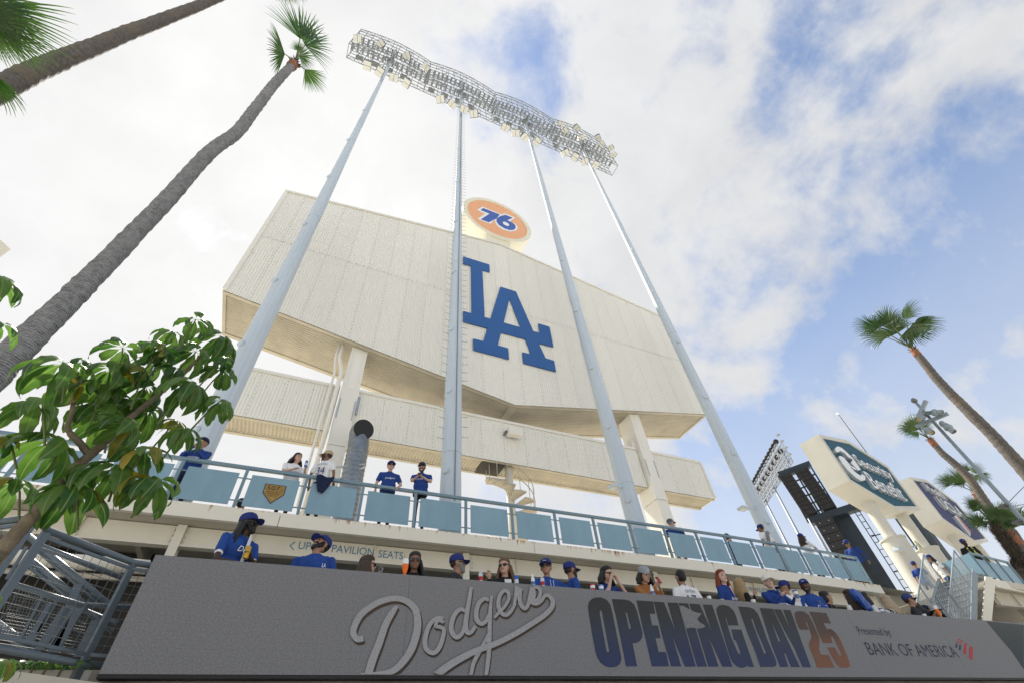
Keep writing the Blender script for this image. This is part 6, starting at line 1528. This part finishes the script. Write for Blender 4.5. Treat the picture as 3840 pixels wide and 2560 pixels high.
pe24 = person((3491,2263), 7.55, ZF, -25, 'woman in grey bucket hat and sunglasses with long brown hair', 'light', C_BLUE2, C_DENIM, 'long', 'dark', 'bucket', True, None, (-14, 4), .92, .95, group=GL, brim=mat('hat_grey', (.42,.41,.40), .85))
# ---- upper deck
FU = ZD
def up(*a, **k): k.setdefault('voxel', .014); k.setdefault('group', GU); return person(*a, **k)
u1 = up((771,1640), 11.32, FU, -8, 'man in blue long sleeve shirt and cap drinking from a cup', 'tan', C_BLUE, C_NAVY, 'crop', 'grey', 'LA', False, None, (-20, 0), 1.1, 1.05, long=True, armR=((-.24,-.18,.24),(-.06,-.24,.46)), armL=((.25,-.16,.22),(-.0,-.22,.44)), brim=CAPN)
shirt_text(u1, 'DODGERS', .2, .24, .06)
u2 = up((1120,1699), 11.4, FU, 18, 'woman in white jersey with dark hair holding a tall blue can', 'light', C_WHITE, C_BLACK, 'bob', 'black', None, False, None, (18, 0), 1.05, 1.05, armL=((.24,-.18,.2),(.18,-.30,.32)), armR=((-.25,-.12,.18),(-.1,-.34,.2)))
shirt_text(u2, 'Dodgers', .22, .27, .06, CAPB, shear=.3, rise=.1)
u3 = up((1232,1688), 11.25, FU, 150, 'man in white number 34 jersey and tan cap leaning on the rail', 'brown', C_WHITE, C_NAVY, 'crop', 'dark', 'plain', True, 'black', (95, 0), 1.05, 1.05, brim=CAPT)
shirt_text(u3, 'VALENZUELA', .36, .27, .045, CAPB, back=True); shirt_text(u3, '34', .1, .2, .2, CAPB, back=True, name='number')
u4 = up((1468,1728), 11.28, FU, 0, 'older man in blue tee and sunglasses with one hand on the rail', 'light', C_BLUE, C_NAVY, 'crop', 'grey', 'plain', True, None, (0, 4), 1.08, 1.0, armL=((.32,-.06,.16),(.22,-.24,.0)), brim=CAPB)
shirt_text(u4, 'Dodgers', .26, .26, .05, shear=.3, rise=.12)
u5 = up((1585,1735), 11.32, FU, -18, 'bearded man in blue jersey and navy cap reading his phone', 'light', C_BLUE, C_BLACK, 'crop', 'brown', 'plain', False, 'brown', (-6, 16), 1.1, 1.1, belly=.05, armR=((-.24,-.16,.22),(-.08,-.34,.26)), armL=((.26,-.14,.2),(-.0,-.34,.27)), trim=C_WHITE, brim=CAPN)
shirt_text(u5, 'Dodgers', .26, .26, .05, shear=.3, rise=.12)
u6 = up((2510,1943), 11.75, FU, 140, 'man in grey cap and blue shirt walking past the scoreboard column', 'light', C_BLUE, C_GREY, 'crop', 'grey', 'plain', True, None, (-50, 0), 1.1, 1.05, brim=CAPK)
u7 = up((2722,1998), 12.0, FU, 60, 'short person with brown hair half hidden behind the rail', 'light', C_NAVY, C_BLACK, 'short', 'brown', None, False, None, (20, 0), .9, .9)
u8 = up((2848,1963), 11.5, FU, 185, 'person in white tee and blue cap with grey jacket round the neck', 'brown', C_WHITE, C_NAVY, 'crop', 'dark', 'plain', False, None, (0, 10), 1.2, 1.15)
g = MB(); t5 = u8[2][5]; g.tube([t5(-.17,-.03,.46), t5(-.12,.10,.50), t5(.0,.14,.48), t5(.10,.16,.36), t5(.17,.17,.2), t5(.2,.15,.0)], [.04,.06,.065,.065,.06,.04], 8); g.smooth = True; g.build('draped_jacket', C_GREY, None).parent = u8[0]
u9 = up((2996,1998), 11.62, FU, 75, 'woman with long dark hair and cap holding drinks over the rail', 'light', C_WHITE, C_BLACK, 'long', 'dark', 'plain', True, None, (15, 4), .95, .95, armL=((.24,-.2,.22),(.14,-.36,.26)), armR=((-.22,-.2,.2),(-.05,-.38,.24)))
u10 = up((3170,2022), 11.75, FU, -75, 'man in blue jacket and cap leaning forward along the rail', 'brown', C_BLUE, C_CHAR, 'crop', 'dark', 'plain', True, None, (-8, 14), 1.1, 1.1, long=True, lean=.16)
u11 = up((3418,2102), 12.3, FU, -60, 'person in blue cap low behind the rail near the stair', 'tan', C_BLUE, C_NAVY, 'crop', 'black', 'plain', True, None, (0, 10), 1.0, 1.0)
u12 = up((3479,2077), 11.07, FU, -120, 'woman in white number 31 jersey climbing towards the landing', 'tan', C_WHITE, C_DENIM, 'long', 'black', 'plain', False, None, (10, 5), .95, .95, lean=.12, stride=.16)
shirt_text(u12, '31', .16, .18, .16, CAPN, back=True, name='number')
u13 = up((3602,2019), 9.95, 6.652, -40, 'guard in dark jacket and reflective vest on the landing', 'dark', C_BLACK, C_BLACK, 'crop', 'black', 'LA', False, 'black', (-10, 8), 1.15, 1.15, long=True)
g = MB(); t5 = u13[2][5]; M_HV = mat('hi_vis', (.55,.62,.12), .6)
for x in (-.085, .085): g.bar(t5(x,-.118,.47), t5(x,-.142,.12), .04, .004)
g.bar(t5(-.16,-.105,.2), t5(.16,-.105,.2), .004, .05); g.build('vest_stripes', M_HV, None, kind='stuff').parent = u13[0]
u14 = up((0,1575), 11.7, FU, 20, 'dark haired man behind the rail beyond the umbrella tree', 'tan', C_GREY, C_NAVY, 'short', 'black', None, True, None, (30, 0), 1.05, 1.05)
u15 = up((912,1868), 12.4, FU, 150, 'small child in blue behind the plaque panel', 'tan', C_BLUE, C_DENIM, 'short', 'black', None, False, None, (0, 0), .8, .8)
# jacket slung on the ledge and on the rail
t_ = thing('blue_jacket', onY(3225,2262,7.45), 'shiny blue hooded jacket slung over a shoulder at the ledge', 'jacket')
pj = onY(3215,2235,7.42); M_SHN = mat('shiny_blue', (.02,.08,.34), .3, 0, .3, 6, .6, 12)
hp = []
for i in range(7):
    u = i/6; hp.append(('e', pj+Vector((-.06+.22*u, .02*sin(i*2), .06-.26*u)), (.10-.02*u, .085, .12), Matrix.Rotation(.5*sin(i), 4, 'Y'), 0))
for i in range(4): hp.append(('c', pj+Vector((-.10+.05*i, -.06, .08)), pj+Vector((.0+.06*i, -.07, -.28)), .03, .022, 0))
jo = remesh(hp, .012, [M_SHN], 'jacket', None, 1); jo.parent = t_; jo.location = -ORG[t_.name]
t_ = thing('navy_jacket', (.05, YR+.05, ZR), 'navy jacket hanging over the rail below the tan cap', 'jacket')
pj = onY(600+2080*.2976, 1620+590*.2976, YR)
g = MB(); vs = []
nx, nz = 9, 7
for j in range(nz):
    for i in range(nx):
        u = i/(nx-1); v = j/(nz-1); wd = .42*(1-.72*v**1.5); x = pj.x-.21+(.21-wd/2)+wd*u-.03*v; vs.append((x, YR-.012-.018*sin(u*9+v*2)-.01*v, ZR+.01-.44*v+.02*sin(u*7)))
g.add(vs, [(j*nx+i, j*nx+i+1, (j+1)*nx+i+1, (j+1)*nx+i) for j in range(nz-1) for i in range(nx-1)])
g.add([(v[0], v[1]+.02, v[2]) for v in vs], [(j*nx+i, (j+1)*nx+i, (j+1)*nx+i+1, j*nx+i+1) for j in range(nz-1) for i in range(nx-1)])
g.smooth = True; g.build('cloth', C_NAVY, t_)

# ================================================================ cans, cups and phones
def can(p, m, lb, h=.15, r=.033, band=None, txt=None):
    t_ = thing('drink_can', p, lb, 'can'); g = MB(); g.lathe(p, [(r*.8, 0), (r, .012), (r, h-.015), (r*.82, h)], 14); smooth_angle(g.build('can', m, t_), 50)
    if band: g = MB(); g.lathe(p, [(r*1.015, h*.25), (r*1.015, h*.62)], 14, cap=False); g.build('label_band', band, t_)
    return t_
M_ALU = mat('can_silver', (.62,.63,.64), .3, .6, .05, 8); M_CANB = mat('can_blue', (.03,.12,.42), .3, .3, .05, 8); M_GOLD = mat('can_gold', (.55,.33,.03), .35, .3, .05, 8); M_REDB = mat('can_red', (.45,.02,.03), .4)
def led_top(x, y=7.12): 
    # point on the ledge seen at photo column x
    lo, hi = -3.0, 30.0
    for _ in range(40):
        m = (lo+hi)/2; q = Vector((m, y, ZLT))-CAM; sx = 1920+1920*FOC*q.dot(C_R)/q.dot(C_FW)
        if sx < x: lo = m
        else: hi = m
    return Vector((lo, y, ZLT-.002))
can(pe1[1]['L']+Vector((0,0,-.08)), M_GOLD, 'gold drink can in the hand of the dreadlocked man', .16, .036)
can(led_top(1803), M_ALU, 'silver can with red mark on the ledge by the raised hand', .16, .035, M_REDB)
can(led_top(1938), M_CANB, 'blue and silver can on the ledge by the wavy haired woman', .16, .035, M_ALU)
can(led_top(2037), M_ALU, 'silver can on the ledge before the heavy man', .16, .035, M_REDB)
can(u2[1]['L']+Vector((0,0,-.06)), M_CANB, 'tall blue can held by the woman in white jersey', .17, .034, M_ALU)
M_CLEAR = mat('clear_plastic', (.75,.78,.80), .15, 0, .04, 8); M_CUPB = mat('cup_print', (.10,.18,.42), .4, 0, .3, 18); M_JUICE = mat('orange_slush', (.85,.16,.01), .4, 0, .2, 20)
for x, lb in ((2001, 'clear water bottle with blue label before the heavy man'), (2452, 'clear water bottle beside the tan jacket')):
    p = led_top(x); t_ = thing('water_bottle', p, lb, 'bottle'); g = MB(); g.lathe(p, [(.03,0),(.032,.02),(.032,.12),(.028,.145),(.014,.175),(.014,.19)], 12); smooth_angle(g.build('bottle', M_CLEAR, t_)); g = MB(); g.lathe(p, [(.016,.188),(.016,.205)], 10); g.build('cap', M_WHITE, t_); g = MB(); g.lathe(p, [(.0335,.04),(.0335,.09)], 12, cap=False); g.build('label_band', M_CUPB, t_)
def cup(p, lb, m=M_CUPB, h=.12, r=.045):
    t_ = thing('plastic_cup', p, lb, 'cup'); g = MB(); g.lathe(p, [(r*.72,0),(r,h),(r*1.06,h),(r*1.06,h+.006)], 14); smooth_angle(g.build('cup', m, t_)); g = MB(); g.lathe(p, [(r*.8,h*.75),(r*.97,h*.98)], 14, cap=False); 
    g = MB(); g.lathe(p, [(r*.86*1.02,h*.48),(r*.98*1.02,h*.85)], 14, cap=False); g.build('printed_band', M_WHITE, t_)
cup(led_top(2226), 'red and white souvenir cup by the woman lifting both hands', M_REDB); cup(led_top(2258), 'blue printed souvenir cup by the woman lifting both hands')
cup(led_top(2664), 'clear beer cup before the red haired woman', M_CLEAR, .08, .04); cup(led_top(2830), 'white lidded cup before the cream capped man', M_WHITE, .08, .045); cup(pe14[1]['L']+Vector((0,0,-.07)), 'tall blue printed cup in the sweatshirt man hand', M_CUPB, .15)
cup(led_top(3315), 'blue printed lidded cup beside the ash blonde woman'); cup(led_top(3472), 'white cup by the bucket hat woman', M_WHITE, .07); cup(u1[1]['R']+Vector((0,-.03,-.04)), 'clear cup at the lips of the man in blue', M_CLEAR, .11); cup(u9[1]['L']+Vector((0,0,-.05)), 'dark tumbler held over the rail by the long haired woman', C_NAVY, .16, .035)
for p, lb in ((led_top(1516), 'tall orange slush drink with red straw before the woman in black'), (pe21[1]['L']+Vector((.0,-.03,-.1)), 'tall orange slush drink in the sunglasses man hand')):
    t_ = thing('souvenir_drink', p, lb, 'drink'); g = MB(); g.lathe(p, [(.022,0),(.022,.05),(.045,.13),(.045,.19)], 14); smooth_angle(g.build('slush', M_JUICE, t_)); g = MB(); g.lathe(p, [(.046,.188),(.047,.25),(.04,.262)], 14); smooth_angle(g.build('clear_top', M_CLEAR, t_)); g = MB(); g.bar(p+Vector((-.01,0,.2)), p+Vector((-.025,0,.32)), .007); g.build('straw', M_REDB, t_)
def phone(p, rx_, m, lb):
    t_ = thing('phone', p, lb, 'phone'); b = MB(); b.box((-.037,-.005,-.075), (.037,.005,.075)); R_ = Matrix.Rotation(rx_[2], 3, 'Z') @ Matrix.Rotation(rx_[0], 3, 'X'); g = MB(); g.add([p+R_ @ Vector(v) for v in b.v], b.f); g.build('case', m, t_)
    b = MB(); b.box((-.028,-.009,.03), (-.004,-.0052,.065)); g = MB(); g.add([p+R_ @ Vector(v) for v in b.v], b.f); g.build('camera_bump', M_BLACK, t_)
phone((pe10[1]['L']+pe10[1]['R'])/2+Vector((0,-.03,.05)), (-.5,0,0), mat('phone_red', (.30,.01,.02), .35), 'red phone held in both hands by the sparkly cap woman')
phone((u5[1]['L']+u5[1]['R'])/2+Vector((0,-.02,.03)), (-.8,0,-.3), M_BLACK, 'black phone in the hands of the bearded man')
phone(led_top(1425)+Vector((0,.05,.06)), (.4,0,.5), C_GREY, 'silver phone propped by the brown haired woman'); phone(pe24[1]['R']+Vector((.02,-.05,.22)), (0,0,.4), M_BLACK, 'black phone by the bucket hat woman face')
phone(led_top(3136)+Vector((0,.06,.07)), (.1,0,.3), M_BLACK, 'dark phone held up beside the white top')
# bag on the ledge
p = led_top(3352); t_ = thing('clear_bag', p, 'clear plastic bag with dark contents on the ledge', 'bag')
hp = [('e', p+Vector((.05*i-.1, .05, .06+.02*sin(i*2.2))), (.075, .06, .065), Matrix.Rotation(.4*i, 4, 'Y'), i % 2) for i in range(6)]
jo = remesh(hp, .012, [mat('bag_plastic', (.5,.5,.5), .2, 0, .6, 14, .5, 20), C_BLACK], 'bag', None, 1); jo.parent = t_; jo.location = -ORG[t_.name]
# ---- vent duct and spiral stair on the deck
c3 = lambda x, y: (1100+x*.3828, 1250+y*.3828)
M_DUCT = mat('duct_galvanised', (.26,.28,.29), .36, .8, .2, 3)
yd = 13.4; pt = onY(*c3(690,935), yd-.25); pb = onY(*c3(620,1200), yd)
t_ = thing('vent_duct', (pb.x, yd, ZD), 'ribbed galvanised vent duct with a black open mouth beside the column', 'duct')
rd = .33; g = MB(); prf = []
z = ZD
while z < pb.z-.0: prf += [(rd, z-ZD), (rd, z-ZD+.13), (rd+.012, z-ZD+.14), (rd+.012, z-ZD+.155)]; z += .16
g.lathe((pb.x, yd, ZD), prf, 26, cap=False); smooth_angle(g.build('ribbed_pipe', M_DUCT, t_), 30)
fdv = (CAM-pt).normalized(); fdv = Vector((fdv.x*.6+.25, -.8, -.15)).normalized(); prev = None
el = [Vector((pb.x, yd, pb.z-.02)), Vector((pb.x, yd, pb.z+.25)), Vector((pb.x+.0, yd, pb.z+.25)).lerp(pt-fdv*.35, .5)+Vector((0,.05,.12)), pt-fdv*.30, pt]
g = MB(); g.tube(catmull([tuple(v) for v in el], 4), rd, 26, cap=False); g.smooth = True; g.build('elbow', M_DUCT, t_)
g = MB(); g.lathe(pt-fdv*.02, [(rd+.012, 0), (rd+.012, .04), (.01, .03)], 26, fdv, cap=False); g.build('mouth', M_BLACK, t_)
g = MB(); g.bar((pb.x-.55, yd, pb.z-.5), (pb.x+.3, yd-.36, pb.z-.45), .05); g.bar((pb.x-.55, yd, pb.z-1.0), (pb.x+.3, yd-.36, pb.z-.5), .05); g.build('bracket', M_GALV, t_, kind='stuff')
# spiral stair
cS = onY(1760+470*.319, 1480+1000*.319, 15.0); xs0, ys0 = cS.x, 15.0
t_ = thing('spiral_stair', (xs0, ys0, ZD), 'cream spiral stair winding round a post under the lower panel', 'stair')
g = MB(); g.tube([(xs0, ys0, ZD), (xs0, ys0, bz0+.05)], .16, 18); g.smooth = True; g.build('centre_post', M_CREAM, t_)
nst = 18
for i in range(nst):
    z = ZD+.25+i*.235
    if z > bz0-.15: break
    a = radians(200-i*27+60); g = MB(); da = radians(16)
    pv = [Vector((xs0+.15*cos(a-.3), ys0+.15*sin(a-.3), z)), Vector((xs0+.95*cos(a-da), ys0+.95*sin(a-da), z)), Vector((xs0+.98*cos(a), ys0+.98*sin(a), z)), Vector((xs0+.95*cos(a+da), ys0+.95*sin(a+da), z)), Vector((xs0+.15*cos(a+.3), ys0+.15*sin(a+.3), z))]
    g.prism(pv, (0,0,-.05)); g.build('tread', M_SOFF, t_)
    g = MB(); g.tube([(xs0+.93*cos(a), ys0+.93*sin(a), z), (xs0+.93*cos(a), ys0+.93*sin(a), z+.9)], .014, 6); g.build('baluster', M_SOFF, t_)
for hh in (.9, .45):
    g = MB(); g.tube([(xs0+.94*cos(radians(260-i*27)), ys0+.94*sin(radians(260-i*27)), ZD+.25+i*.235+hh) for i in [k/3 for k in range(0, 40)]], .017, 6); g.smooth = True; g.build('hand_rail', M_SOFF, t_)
g = MB(); g.box((xs0-1.25, YBN+.15, bz0-.06), (xs0-.25, YBN+BD-.1, bz0-.035)); g.build('hatch_frame', M_DARK, t_)
# roof edge glimpsed behind the rail (field-side stand)
